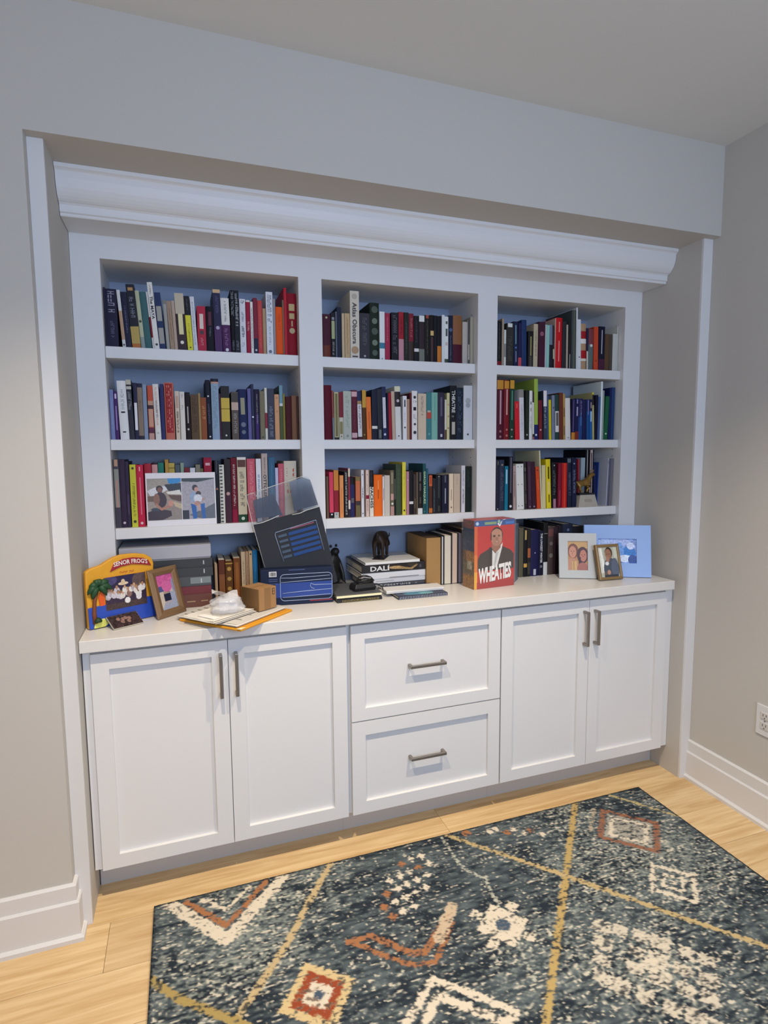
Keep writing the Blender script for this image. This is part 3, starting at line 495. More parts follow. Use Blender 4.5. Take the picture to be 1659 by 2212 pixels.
('E2',2.1667,0.0153,0.2085,0.00,0,'12142c','black-navy book',[]),
('E2',2.1834,0.0115,0.2007,0.00,0,'48608c','slim steel blue book',[]),
('E2',2.1970,0.0095,0.2713,0.00,0,'dce4e4','tall thin white book leaning right',[]),
('E2',2.2078,0.0095,0.2304,0.00,0,'94a098','thin grey-green book leaning right',[]),
('E2',2.2190,0.0213,0.2039,1.85,0,'1c5c3c','green book with white dot',[('d',0.86,'c4dcc8',0.2)]),
('E2',2.2441,0.0135,0.2437,0.92,0,'1c2454','tall navy book',[]),
('E2',2.2606,0.0167,0.2462,0.36,0,'24406c','tall blue book at the end',[]),
('A3',0.0904,0.0185,0.2454,0.00,0,'46404c','grey book with tan and salmon label',[('b',0,0.1,'b49078',0.6),('b',0.14,0.7,'8c8c84',0.8),('b',0.3,0.7,'c48478',0.2)]),
('A3',0.1101,0.0177,0.2451,0.00,0,'33263c','dark plum book with white emblem',[('l',0.1,0.7,'4f3c58',0.2),('d',0.93,'c4b4c4',0.25)]),
('A3',0.1286,0.0119,0.2381,0.00,0,'352c44','violet-black book',[('b',0.5,0.8,'5c4c68',0.2)]),
('A3',0.1438,0.0201,0.2265,0.00,0,'c2c23c','lime yellow book with dark lettering',[('d',0.06,'33340f',0.22),('l',0.3,0.85,'6c6c1c',0.4),('d',0.91,'2c2c10',0.25)]),
('A3',0.1651,0.0234,0.2250,0.00,0,'c02848','crimson book with pale lettering',[('b',0.03,0.1,'e4b4b4',0.15),('b',0.2,0.8,'d87c8c',0.15),('d',0.94,'e0c0c4',0.2)]),
('A3',0.1912,0.0240,0.2289,0.00,0.02,'a83040','red book half hidden behind photo card',[]),
('A3',0.2172,0.0195,0.2320,0.00,0.03,'d49c98','pink book half hidden behind photo card',[('b',0,0.03,'38202c',1)]),
('A3',0.2385,0.0200,0.2317,0.00,0.03,'2c7c6c','sea green book behind photo card',[]),
('A3',0.2627,0.0123,0.2432,0.00,0.03,'bc9048','ochre book behind photo card',[]),
('A3',0.2758,0.0203,0.2300,0.00,0.03,'bca450','mustard book behind photo card',[('b',0.07,0.09,'8c7830',1)]),
('A3',0.2982,0.0162,0.2226,0.00,0.03,'545c64','slate book behind photo card',[]),
('A3',0.3170,0.0115,0.2307,0.00,0.03,'8ca08c','slim sage book behind photo card',[]),
('A3',0.3304,0.0177,0.2113,0.00,0.03,'7c2430','short dark red book behind photo card',[]),
('A3',0.3503,0.0183,0.2110,0.00,0.03,'e0e0e4','short white book behind photo card',[]),
('A3',0.3709,0.0162,0.2228,0.00,0.03,'84806c','grey olive book behind photo card',[]),
('A3',0.3880,0.0098,0.2080,0.00,0.03,'746c40','thin dark olive book behind photo card',[]),
('A3',0.4006,0.0274,0.2490,0.00,0.02,'9c1434','tall crimson book behind photo card',[('b',0.08,0.12,'d8a8b0',0.6)]),
('A3',0.4376,0.0137,0.2374,0.00,0,'181a24','black book beside the spiral binding',[('d',0.45,'8c5c44',0.3),('b',0,0.2,'4c5058',0.2)]),
('A3',0.4541,0.0176,0.2216,0.00,0,'d4d2c6','spiral-bound book with black coil teeth',[('s',0.02,0.98,'1f1f24',0.55)]),
('A3',0.4733,0.0222,0.2426,0.00,0,'2c2224','black-brown book with wine foot',[('b',0.53,1,'40202e',1),('d',0.54,'b48c88',0.3)]),
('A3',0.4974,0.0209,0.2467,0.00,0,'6c1a2c','wine red book with white lettering',[('l',0.1,0.75,'c4c0bc',0.35),('b',0.8,1,'881838',1)]),
('A3',0.5205,0.0329,0.2493,0.00,0,'c8bca0','thick beige book with picture top',[('b',0,0.04,'dcd8d0',1),('b',0.04,0.15,'5c3c34',0.9),('l',0.22,0.8,'7c7464',0.45),('b',0.88,1,'1c4028',1),('d',0.94,'c4d0c0',0.2)]),
('A3',0.5574,0.0301,0.2432,0.00,0,'c45c6c','thick rose book',[('l',0.05,0.9,'d88c94',0.4)]),
('A3',0.5911,0.0190,0.2428,0.00,0,'dcdee2','white book with blue lettering',[('l',0.25,0.8,'5c7ca4',0.4)]),
('A3',0.6129,0.0220,0.2628,0.00,0,'b4a49c','tall stone book with black capital lettering',[('l',0.06,0.3,'5c5450',0.25),('t',0.31,0.8,'2a2624','OTTOLENGHI',0.55)]),
('A3',0.6381,0.0250,0.2481,0.00,0,'3c6484','steel blue book',[('l',0.1,0.8,'5c84a4',0.2)]),
('A3',0.6643,0.0108,0.2070,0.00,0,'c0bcd8','slim lilac book',[]),
('A3',0.6768,0.0213,0.2229,0.00,0,'c05c6c','smaller rose book',[('l',0.1,0.8,'d89098',0.3)]),
('A3',0.6992,0.0482,0.2329,0.00,0,'ccc4b4','thick cream book with red script',[('l',0.12,0.6,'b85c4c',0.6)]),
('A3',0.7497,0.0111,0.1700,0.00,0,'3c2420','short dark brown book at the end',[]),
('C3',0.8668,0.0089,0.1694,0.00,0,'6c5444','short brown book at the wall',[]),
('C3',0.8794,0.0167,0.1863,0.00,0,'d44460','rose book with black foot',[('b',0.88,1,'16181c',1),('d',0.92,'e8e8e8',0.2)]),
('C3',0.8979,0.0191,0.1935,0.00,0,'8c1c2c','dark red book with ochre top',[('b',0,0.42,'c88034',1),('b',0.88,1,'b0b4b0',1),('d',0.92,'2c2c2c',0.12)]),
('C3',0.9223,0.0159,0.1721,0.00,0,'e0945c','pale orange book',[('b',0.3,0.9,'cc7c44',0.2)]),
('C3',0.9420,0.0150,0.1890,0.00,0,'1c1a1e','black book with white marks',[('l',0.03,0.95,'b8b4b0',0.5)]),
('C3',0.9582,0.0077,0.2002,0.00,0,'8c3040','slim dark red book with cream ends',[('b',0,0.17,'d8c8b0',1),('b',0.65,0.83,'e0d0c4',1),('b',0.83,1,'2a2430',1)]),
('C3',0.9671,0.0177,0.1634,0.00,0,'2a2858','navy book with black top',[('b',0,0.18,'141418',1),('b',0.52,0.64,'5c585c',0.7)]),
('C3',0.9896,0.0193,0.1650,0.00,0,'c06a44','terracotta book with olive ends',[('b',0,0.1,'7c6c40',1),('b',0.6,0.71,'3c3634',1),('b',0.71,1,'6c6240',1)]),
('C3',1.0137,0.0113,0.1926,0.00,0,'d8d8dc','white book with black handwriting',[('d',0.1,'4a4a4e',0.2),('l',0.36,0.6,'2c2c30',0.4),('d',0.93,'33333a',0.2)]),
('C3',1.0339,0.0124,0.1923,0.00,0,'dcc4b8','pale pink book with crimson square',[('d',0.1,'2c1c1c',0.15),('b',0.54,0.62,'8c1838',1),('l',0.65,0.9,'b47878',0.4),('l',0.3,0.5,'c0a498',0.3)]),
('C3',1.0501,0.0165,0.1910,0.00,0,'e4dccc','cream book with black top and bold capitals',[('b',0,0.36,'16161c',1),('l',0.04,0.3,'4a4a50',0.3),('t',0.34,0.82,'16161a','VACHSS',0.75)]),
('C3',1.0695,0.0352,0.1711,0.00,0,'ec6a18','thick bright orange book',[('b',0.13,0.35,'f0985c',0.12),('b',0.36,0.58,'b84a10',0.12)]),
('C3',1.1061,0.0079,0.1644,0.00,0,'dcd4d0','slim white book beside the orange one',[('b',0.3,0.6,'a490a0',0.4)]),
('C3',1.1152,0.0227,0.1682,0.00,0,'c8bfb2','light grey book',[]),
('C3',1.1408,0.0159,0.1893,0.00,0,'6c6450','olive book with peach picture',[('b',0.05,0.3,'8c8468',0.6),('b',0.52,0.66,'c4988c',0.8),('d',0.74,'dcdcd0',0.3),('b',0.8,1,'b48c84',1)]),
('C3',1.1579,0.0061,0.1910,0.00,0,'1c1e1a','thin black book with white line',[('b',0.2,0.65,'8c9484',0.3)]),
('C3',1.1653,0.0228,0.2140,0.00,0,'3c4a34','dark green book',[('l',0.1,0.5,'505f46',0.4)]),
('C3',1.1947,0.0158,0.2224,0.00,0,'d8cc48','tall yellow book with black emblem',[('l',0.15,0.75,'a89c2c',0.25),('b',0.9,0.93,'1c1a10',0.4)]),
('C3',1.2125,0.0123,0.1832,0.00,0,'b4808c','slim dusty pink book',[('d',0.2,'d8bcc0',0.2)]),
('C3',1.2263,0.0176,0.1863,0.00,0,'18181c','black book with small white tag',[('b',0.7,0.76,'d8d4d0',1)]),
('C3',1.2452,0.0131,0.1703,0.00,0,'3c302a','dark brown book',[('b',0.6,0.85,'5c4c38',0.5)]),
('C3',1.2596,0.0041,0.1790,0.00,0,'7c6c58','thin tan book',[]),
('C3',1.2652,0.0210,0.1812,0.00,0,'241c1a','black-brown book with white foot',[('b',0.02,0.22,'5c5c60',0.35),('b',0.28,0.45,'544c4c',0.35),('b',0.6,0.75,'4c4644',0.3),('b',0.86,1,'dcdcd8',1)]),
('C3',1.2882,0.0138,0.2145,0.00,0,'1c4c50','dark teal book with pale green capitals',[('t',0.15,0.8,'bcd49c','GARCIA MARQUEZ',0.75),('d',0.95,'3c7c7c',0.2)]),
('C3',1.3035,0.0095,0.1940,0.00,0,'2c5c6c','slim teal book',[]),
('C3',1.3162,0.0164,0.1689,0.00,0,'4a2c20','brown book with orange label and foot',[('b',0.03,0.3,'c8643c',0.85),('b',0.06,0.25,'a83c24',0.4),('b',0.86,0.98,'b8682c',1)]),
('C3',1.3345,0.0127,0.1504,0.00,0,'24262c','slim black book with grey lettering',[('l',0.3,0.95,'6c7480',0.35)]),
('C3',1.3493,0.0264,0.1637,0.00,0,'181a1e','thick black book with grey line',[('d',0.03,'b0b0b0',0.1),('b',0.05,0.6,'3c4044',0.25),('b',0.8,0.95,'3c403a',0.3)]),
('C3',1.3773,0.0309,0.1654,0.00,0,'16172e','navy-black book with white streak',[('b',0.02,0.2,'5c6068',0.2),('b',0.35,0.75,'a0a4ac',0.15)]),
('C3',1.4115,0.0206,0.1693,0.00,0,'dcc8ac','cream book with thin line',[('b',0.4,0.68,'6c5c48',0.1),('d',0.86,'4c4438',0.15)]),
('C3',1.4334,0.0304,0.1690,0.00,0,'c2ae98','beige book',[('l',0.1,0.3,'9c8a74',0.12)]),
('C3',1.4704,0.0176,0.2040,0.00,0,'cfccd0','tall white book with grey capitals',[('l',0.1,0.45,'8c8890',0.4),('l',0.5,0.85,'5c5c64',0.4)]),
('C3',1.4900,0.0301,0.2002,0.00,0,'18201c','tall black-green book at the end',[('l',0.1,0.5,'2c3830',0.5)]),
('E3',1.6430,0.0163,0.2269,0.00,0,'1f2233','slate black book at the wall',[('b',0.03,0.1,'5c5850',0.4),('d',0.97,'c4c8b4',0.15)]),
('E3',1.6605,0.0228,0.2267,0.00,0,'2a3046','dark slate book with grey lettering',[('d',0.1,'8c7c6c',0.2),('l',0.25,0.85,'5c5c70',0.5)]),
('E3',1.6869,0.0165,0.1985,0.00,0,'14708c','teal blue book with white lettering',[('b',0.08,0.4,'a8c8d8',0.4)]),
('E3',1.7074,0.0198,0.2411,0.00,0,'1a1a24','black book with white ring emblem',[('b',0.02,0.68,'5c5868',0.35),('d',0.93,'dcdce0',0.3)]),
('E3',1.7320,0.0142,0.1998,-1.20,0,'a8908c','dusty pink book',[('d',0.15,'6c5450',0.2),('b',0.2,0.7,'8c7470',0.4)]),
('E3',1.7506,0.0385,0.2066,-2.28,0,'d8d8d2','white book with six black dots',[('6',0.06,'16161a'),('6',0.45,'4c4c4c'),('6',0.92,'16161a')]),
('E3',1.7918,0.0147,0.2162,-2.85,0,'2c2a2a','charcoal book with boxed spine',[('b',0.12,0.2,'5c5c58',0.5),('b',0.25,0.6,'44423c',0.5),('b',0.68,0.88,'4c4440',0.5)]),
('E3',1.8106,0.0192,0.2177,-2.31,0,'3f2638','plum book',[('b',0.1,0.8,'584058',0.15),('d',0.95,'7c6c80',0.2)]),
('E3',1.8329,0.0198,0.2157,-2.96,0,'38182c','dark plum book with small emblem',[('d',0.95,'8c8098',0.2)]),
('E3',1.8586,0.0183,0.1927,-3.91,0,'c84820','orange red book with dark spot',[('d',0.08,'4c1008',0.18),('b',0.3,0.55,'e88058',0.1)]),
('E3',1.8801,0.0060,0.2668,-3.71,0,'d0cca8','tall thin cream book',[]),
('E3',1.8873,0.0192,0.1995,-2.10,0,'ccc090','cream book beside yellow one',[]),
('E3',1.9118,0.0243,0.2262,-2.81,0,'d8c420','yellow book with black lettering',[('b',0.15,0.4,'3c3808',0.3),('b',0.45,0.7,'dcc860',0.6),('b',0.72,0.88,'4c4408',0.2)]),
('E3',1.9416,0.0234,0.2122,-2.07,0,'15171c','black book with grey lettering and pink foot',[('d',0.07,'c0c0c0',0.12),('l',0.18,0.72,'5c6464',0.5),('b',0.8,1,'a07084',0.6)]),
('E3',1.9707,0.0190,0.2061,0.00,0,'74142c','maroon book beside red one',[('b',0.6,0.95,'a84c64',0.15)]),
('E3',1.9928,0.0271,0.2081,-0.69,0,'b81c20','red book with white tags',[('b',0.18,0.3,'e8e0dc',0.25),('b',0.8,0.94,'e0c8bc',0.25),('b',0,1,'cc4428',0.3)]),
('E3',2.0266,0.0230,0.2326,-2.26,0,'1a1f33','navy book with silver head',[('b',0.02,0.1,'5c6870',0.8),('l',0.3,0.8,'5c6478',0.5)]),
('E3',2.0509,0.0239,0.2322,-1.83,0,'171c3c','navy book with white lettering',[('l',0.25,0.75,'6c7488',0.5),('d',0.12,'8ca4a8',0.15)]),
('E3',2.1336,0.0076,0.2246,-1.46,0.065,'b03038','slim red book',[]),
('E3',2.1419,0.0235,0.2310,0.00,0.06,'9cacb4','pale blue-grey book',[]),
('E3',2.1702,0.0163,0.2693,0.00,0.06,'14141c','tall black book with white page line',[('b',0,1,'d8d4d0',0.18)]),
('E3',2.1878,0.0278,0.2681,0.00,0.06,'181418','second tall black book with pale edges',[('b',0,1,'ccb8b4',0.5),('b',0.05,1,'3c2c2c',0.2)]),
('E3',2.2229,0.0157,0.1935,-1.99,0.06,'1c2450','navy book beside the animal trophy',[]),
('E3',2.2398,0.0040,0.2082,1.39,0.06,'2c4c94','blue book leaning right',[]),
('E3',2.2444,0.0040,0.2284,1.83,0,'b8bcc8','light grey book leaning right',[('b',0.05,0.12,'7c7c84',0.5)]),
('E3',2.2490,0.0040,0.2261,2.17,0,'6c6878','slim grey book leaning right',[('l',0.05,0.9,'8c8898',0.3)]),
('E3',2.2536,0.0052,0.2239,2.40,0,'5c5c74','slate book leaning right',[]),
('E3',2.2615,0.0158,0.2257,1.85,0,'6c6a70','grey book leaning right at the end',[]),
]
# ------------------------------------------------------------ books
PLACE = {'A': 'palm frame', 'C': 'drawers', 'E': 'blue frame'}
ROWN = {'1': 'top', '2': 'middle', '3': 'lowest'}
SHY = {'1': .297, '2': .299, '3': .300}
PAGES = [mat('d8cfba', .9), mat('e2ddd0', .9), mat('cbbd9f', .9)]
def strip(m, t, bulge, x0, x1, z0, z1, off, n=4):
    cv = lambda x: bulge*(2*x/t-1)**2-off
    xs = [x0+(x1-x0)*k/n for k in range(n+1)]
    for k in range(n): m.poly([(xs[k], cv(xs[k]), z0), (xs[k+1], cv(xs[k+1]), z0), (xs[k+1], cv(xs[k+1]), z1), (xs[k], cv(xs[k]), z1)])
def letters(m, rnd, t, bulge, x0, x1, z1, z0, off):
    """rows of small strokes: lettering too small to read, running down the spine"""
    W = x1-x0; z = z1; adv = max(W*.62, .0035); n = 0
    while z-adv > z0:
        if n and rnd.random() < .16: z -= adv*.7; n = 0; continue
        a, b_ = z, z-adv*.78; k = rnd.randrange(5); s = adv*.2
        q = []
        if k != 3: q.append((x0, x1, a-s, a))
        if k in (0, 1): q.append((x0, x1, b_, b_+s))
        if k in (1, 2): q.append((x1-W*.2, x1, b_, a-s))
        if k in (0, 3, 4): q.append((x0+W*.4, x0+W*.6, b_, a))
        if k == 3: q.append((x0, x0+W*.2, b_, a))
        for p in q: strip(m, t, bulge, p[0], p[1], p[2], p[3], off, 1)
        z -= adv; n += 1
def make_book(loc, t, h, depth, tilt, hexc, marks, label, group, seed, rz=0, soft=None, name='book'):
    rnd = random.Random(seed); soft = (rnd.random() < .5) if soft is None else soft
    o = thing(name, label, 'book', loc, group=group)
    o.rotation_euler = (0, tilt, rz)
    c = .0006 if soft else (.0022 if t > .012 else .0012); c = min(c, t*.2)
    bulge = 0.0004 if soft else min(.0035, t*.1); ins = .0006 if soft else .0028
    cover = mat(hexc, .5 if soft else .62, spec=.2)
    xs = [t*k/4 for k in range(5)]
    out = [(x, bulge*(2*x/t-1)**2) for x in xs]; yi = bulge+c+.0006
    prof = out+[(t, depth), (t-c, depth), (t-c, yi), (c, yi), (c, depth), (0, depth)]
    MB().loft([[(x, y, 0) for x, y in prof], [(x, y, h) for x, y in prof]]).build('cover', cover, o)
    MB().box(c+.0001, yi+.0001, ins, t-c-.0001, depth-ins, h-ins).build('pages', PAGES[seed % 3], o)
    for k, q in enumerate(marks):
        off = .0004+.00035*k; kind = q[0]
        if kind == 'b':
            m = MB(); wd = q[4]; z1, z0 = h*(1-q[1]), h*(1-q[2])
            strip(m, t, bulge, t*(1-wd)/2, t*(1+wd)/2, z0, z1, off); m.build('spine_band', mat(q[3], .5, spec=.2), o)
        elif kind == 'l':
            m = MB(); wd = q[4]; letters(m, rnd, t, bulge, t*(1-wd)/2, t*(1+wd)/2, h*(1-q[1]), h*(1-q[2]), off)
            if m.v: m.build('title_lettering', mat(q[3], .5, spec=.2), o)
        elif kind == 't':
            z1, z0 = h*(1-q[1]), h*(1-q[2]); wd = q[5]
            text_mesh(q[4], 'title_lettering', mat(q[3], .5), o, z1-z0, t*wd, lambda u, v: (t*(1-wd)/2+v, -off-.0003, z1-u), True)
        elif kind == 'd':
            MB().disc((t/2, -off+.0004, h*(1-q[1])), t*q[3], n=14, h=.0005).build('spine_emblem', mat(q[2], .5), o)
        elif kind == '6':
            m = MB()
            for s in (.26, .74): m.disc((t*s, bulge*.3-off+.0004, h*(1-q[1])), .0021, n=12, h=.0006)
            m.build('spine_emblem', mat(q[2], .5), o)
        elif kind == 's':
            m = MB()
            for i in range(17):
                z = h*(.03+.94*i/16); m.box(t*.1, -.003, z-.0022, t*.62, .001, z+.0022)
            m.build('coil_binding', mat(q[3], .5), o)
    return o
for i, (key, x, t, h, til, dy, hexc, desc, marks) in enumerate(BOOKS):
    z = SHZ[key[1]][1]; y = SHY[key[1]]+dy
    dep = min(.72*h+.012, .535-y, .19+(i*7 % 5)*.006)
    lab = desc+' on the '+ROWN[key[1]]+' shelf above the '+PLACE[key[0]]
    grp = 'books on the '+ROWN[key[1]]+' shelf above the '+PLACE[key[0]]
    a = R(til)
    if til <= 0: loc = (x, y, z+.0003)
    else: loc = (x+t-t*math.cos(a), y, z+.0003+t*math.sin(a))      # leaning right: rests on its right corner
    make_book(loc, t, h, dep, a, hexc, marks, lab, grp, i)
# ------------------------------------------------------------ rug
RX0, RX1, RY1, RY0, RZ = .178, 2.15, -.0715, -3.05, .009
rug = thing('area_rug', 'blue-grey distressed area rug with golden diagonal lines and diamonds', 'rug', ((RX0+RX1)/2, -1.5, 0))
RO = (rug.location[0], rug.location[1], 0)
def fnoise(X, Y, fx, fy, seed):
    rs = np.random.RandomState(seed); G = rs.rand(400, 400)
    x = X*fx+50; y = Y*fy+50; xi = np.floor(x).astype(int); yi = np.floor(y).astype(int); u = x-xi; v = y-yi
    u = u*u*(3-2*u); v = v*v*(3-2*v); g = lambda a, b: G[a % 400, b % 400]
    return (g(xi, yi)*(1-u)+g(xi+1, yi)*u)*(1-v)+(g(xi, yi+1)*(1-u)+g(xi+1, yi+1)*u)*v
def rug_color(X, Y):
    n1 = fnoise(X, Y, 9, 16, 1); n2 = fnoise(X, Y, 38, 130, 2); n3 = fnoise(X, Y, 130, 210, 3); n4 = fnoise(X, Y, 4, 5, 4); n5 = fnoise(X, Y, 62, 210, 5)
    dark = np.array(lin('293139')); mid = np.array(lin('5b6568')); light = np.array(lin('8f958d')); cream = np.array(lin('d8cfba'))
    k = np.clip((n1*.45+n2*.55-.32)*2.1, 0, 1)[..., None]; C = dark*(1-k)+mid*k
    k2 = np.clip((n3*.55+n4*.45+n2*.3-.66)*2.6, 0, 1)[..., None]; C = C*(1-k2)+light*k2
    fl_ = np.clip((n5*.62+n3*.5-.755+.12*(n4-.5))*7, 0, 1)[..., None]; C = C*(1-fl_*.8)+cream*fl_*.8
    wear = np.clip((n2*.5+n3*.6-.28)*3.5, 0, 1)
    def ink(dist, wd, hexc, strength=1.):
        nonlocal C
        m = np.clip((wd-dist+(n3-.5)*.012)/.004, 0, 1)*np.clip(wear*strength*1.25+.1*strength, 0, 1)
        C = C*(1-m[..., None])+np.array(lin(hexc))*m[..., None]
    def seg(a, b_):
        ax, ay = a; bx, by = b_; dx, dy = bx-ax, by-ay; t = np.clip(((X-ax)*dx+(Y-ay)*dy)/(dx*dx+dy*dy), 0, 1)
        return np.hypot(X-ax-t*dx, Y-ay-t*dy)
    def line(pts, wd, c, s=1.2):
        d = np.full(X.shape, 9.)
        for a, b_ in zip(pts, pts[1:]): d = np.minimum(d, seg(a, b_))
        ink(d, wd, c, s)
    def dia(cx, cy, r, a=0): # rotated square distance
        return np.maximum(np.abs((X-cx)*math.cos(a)+(Y-cy)*math.sin(a)), np.abs(-(X-cx)*math.sin(a)+(Y-cy)*math.cos(a)))
    G = 'b89e66'; CR = 'd8ccb6'; OR = 'a4704c'; RD = '96482f'
    # golden lattice
    line([(.767, -.075), (.66, -.22), (.56, -.365), (.39, -.561), (.1, -.9)], .012, 'c0aa80')
    line([(.18, -.355), (.272, -.456), (.396, -.556), (.9, -1.1)], .013, 'a8925a')
    line([(1.816, -.075), (1.515, -.417), (1.146, -.832), (.9, -1.1), (.6, -1.4)], .0125, G)
    line([(1.224, -.079), (1.522, -.415), (1.76, -.70), (1.905, -.86), (2.15, -1.1)], .011, 'bca678')
    line([(1.991, -.08), (2.153, -.296)], .008, 'b8a878', .9)
    line([(1.2, -.085), (1.2, -.26), (1.25, -.33), (1.22, -.53), (1.19, -.72)], .006, 'b8b8a8', .7)
    # chevron by the far left corner
    line([(.231, -.085), (.392, -.286), (.593, -.084)], .022, CR, 1.3); line([(.276, -.088), (.396, -.233), (.537, -.085)], .011, OR, 1.1)
    line([(.317, -.089), (.4, -.166), (.482, -.089)], .008, CR, 1.)
    # red diamond
    d = dia(.612, -.556, 1, R(52)); ink(d, .080, 'd0b888', 1.1); ink(d, .058, RD, 1.4); ink(d, .035, CR, 1.5); ink(d, .014, '4a5868', 1.4)
    # rust zigzag
    line([(.739, -.42), (.805, -.421), (.901, -.521), (.939, -.53), (1.08, -.415)], .012, OR, 1.); line([(.757, -.437), (.874, -.55), (.952, -.572), (1.06, -.46)], .010, OR, .9)
    line([(1.0, -.5), (1.09, -.40)], .02, 'c8b498', .7)
    # stepped diamond of small squares
    rs = np.random.RandomState(8)
    for i in range(-3, 4):
        for j in range(-3, 4):
            if abs(i)+abs(j) <= 4 and (i+j) % 2 == 0:
                cx, cy = .99+(i+j)*.02+(i-j)*.014, -.262+(i-j)*.026+(i+j)*.004
                ink(dia(cx, cy, 1, R(45)), .013, CR if rs.rand() < .72 else OR, 1.2)
    for i in range(7): ink(dia(1.39+.03*i, -.115-.014*i+(i % 2)*.02, 1, .3), .013, [CR, CR, OR][i % 3], 1.1)
    ink(dia(1.30, -.09, 1, .3), .016, OR, 1.2)
    # cream star
    d = dia(1.205, -.521, 1, R(40)); ink(d, .062, CR, 1.2); ink(np.hypot((X-1.205), (Y+.521)), .024, '4a5a6a', 1.3)
    for a in range(4): ink(dia(1.205+.085*math.cos(R(40)+a*math.pi/2), -.521+.085*math.sin(R(40)+a*math.pi/2), 1, R(40)), .018, CR, 1.)
    # cream double chevron
    line([(.77, -.745), (.925, -.617), (1.086, -.775)], .013, CR, 1.5); line([(.80, -.775), (.916, -.668), (1.05, -.795)], .014, CR, 1.5)
    line([(1.05, -.80), (1.09, -.778)], .012, CR, 1.5)
    # square ring near the right edge
    d = dia(1.842, -.563, 1, R(-45)); ink(np.abs(d-.064), .010, CR, 1.4); ink(np.abs(d-.030), .007, CR, 1.2); ink(d, .009, CR, 1.2)
    # rust and grey block
    d = np.maximum(np.abs((X-1.90)*.72+(Y+.29)*-.69)/1.0, np.abs((X-1.90)*.69+(Y+.29)*.72)*1.1)
    ink(d, .085, 'b0aa9c', .55); ink(np.abs(d-.062), .009, CR, .9); ink(np.abs(d-.098), .012, '96644a', .7)
    line([(1.75, -.25), (1.86, -.14)], .008, 'b8a890', .6)
    # stepped cream motif
    for i, (cx, cy) in enumerate([(1.49,-.63),(1.53,-.66),(1.575,-.70),(1.61,-.74),(1.655,-.79),(1.69,-.83),(1.45,-.68),(1.41,-.725),(1.375,-.77),(1.40,-.81),(1.44,-.86),(1.48,-.91),(1.52,-.95),(1.55,-.99),(1.52,-.74),(1.56,-.78),(1.60,-.83),(1.48,-.78),(1.52,-.83),(1.56,-.88),(1.60,-.92),(1.64,-.88),(1.53,-.79)]):
        ink(dia(cx, cy, 1, R(40)), .024 if i % 3 else .028, CR, .62)
    for cx, cy in ((.5, -1.5), (1.3, -1.75), (1.9, -1.45), (.9, -2.1), (1.7, -2.3), (.45, -2.5)):
        d = dia(cx, cy, 1, R(45)); ink(d, .09, 'd0b888', 1.1); ink(d, .065, RD, 1.3); ink(d, .04, CR, 1.4)
    line([(2.15, -1.1), (1.2, -2.1), (.3, -3.0)], .0125, G); line([(.9, -1.1), (1.9, -2.2), (2.15, -2.45)], .0125, G); line([(.18, -1.05), (1.2, -2.1), (2.1, -3.05)], .0125, G)
    ed = np.minimum(np.minimum(X-RX0, RX1-X), np.minimum(RY1-Y, Y-RY0)); ink(ed, .006, '20262c', 3)
    return C
def rug_part(y0, y1, st, name):
    xs = np.arange(RX0, RX1+st*.5, st); xs[-1] = RX1; ys = np.linspace(y1, y0, int(round((y1-y0)/st))+1); X, Y = np.meshgrid(xs, ys)
    Z = RZ+(fnoise(X, Y, 160, 160, 9)-.5)*.0016; P = np.stack([X-RO[0], Y-RO[1], Z], -1)
    return color_grid(name, P, rug_color(X, Y), col_mat(.95, .1, .35, 'wool_pile'), rug)
rug_part(-1.2, RY1, .0036, 'pile'); rug_part(RY0, -1.2, .0095, 'pile')
MB(RO).box(RX0, RY0, .0003, RX1, RY1, RZ-.0015).build('backing', mat('262c33', .95), rug)

# ------------------------------------------------------------ things that lean or stand on the counter
ZT = .9003
def leaning(name, label, cat, BL, rz, lean, th, group=None, z=ZT):
    return thing(name, label, cat, (BL[0], BL[1], z+th*math.sin(R(lean))), group=group, rot=(-R(lean), 0, R(rz)))
def rect_frame(parent, w, h, th, bw, m, bt=None, prof=0., bev=.0012):
    bt = bt or bw
    o0 = [(0, 0), (w, 0), (w, h), (0, h)]; i0 = [(bw, bt), (w-bw, bt), (w-bw, h-bt), (bw, h-bt)]
    mb = MB()
    for k in range(4):
        a, b_, c, d_ = o0[k], o0[(k+1) % 4], i0[(k+1) % 4], i0[k]
        mid = lambda p, q: ((p[0]+q[0])/2, (p[1]+q[1])/2)
        if prof:
            e, f_ = mid(b_, c), mid(a, d_)
            mb.loft([[(a[0], prof, a[1]), (f_[0], 0, f_[1]), (d_[0], prof*.8, d_[1]), (d_[0], th, d_[1]), (a[0], th, a[1])], [(b_[0], prof, b_[1]), (e[0], 0, e[1]), (c[0], prof*.8, c[1]), (c[0], th, c[1]), (b_[0], th, b_[1])]])
        else:
            mb.loft([[(p[0], 0, p[1]) for p in (a, b_, c, d_)], [(p[0], th, p[1]) for p in (a, b_, c, d_)]])
    return mb.build('border', m, parent, bev=bev)
def easel(parent, w, h, th, lean, m):
    k = h*.62; L = k*.55
    MB().loft([[(w/2-.015, th, k), (w/2+.015, th, k), (w/2+.015, th+.003, k), (w/2-.015, th+.003, k)], [(w/2-.022, th+L*.6, .012), (w/2+.022, th+L*.6, .012), (w/2+.022, th+L*.6+.003, .014), (w/2-.022, th+L*.6+.003, .014)]]).build('easel_back', m, parent)
def person_cv(cv, x, y, s, hair, skin, top, k=1.0):
    cv.ell(x, y+s*2.6, s*1.7, s*1.9*k, top); cv.rect(x-s*.35, y+s*.5*k, x+s*.35, y+s*1.3*k, skin)
    cv.ell(x, y-s*.12*k, s*.86, s*1.12*k, hair); cv.ell(x, y+s*.12*k, s*.68, s*.92*k, skin)

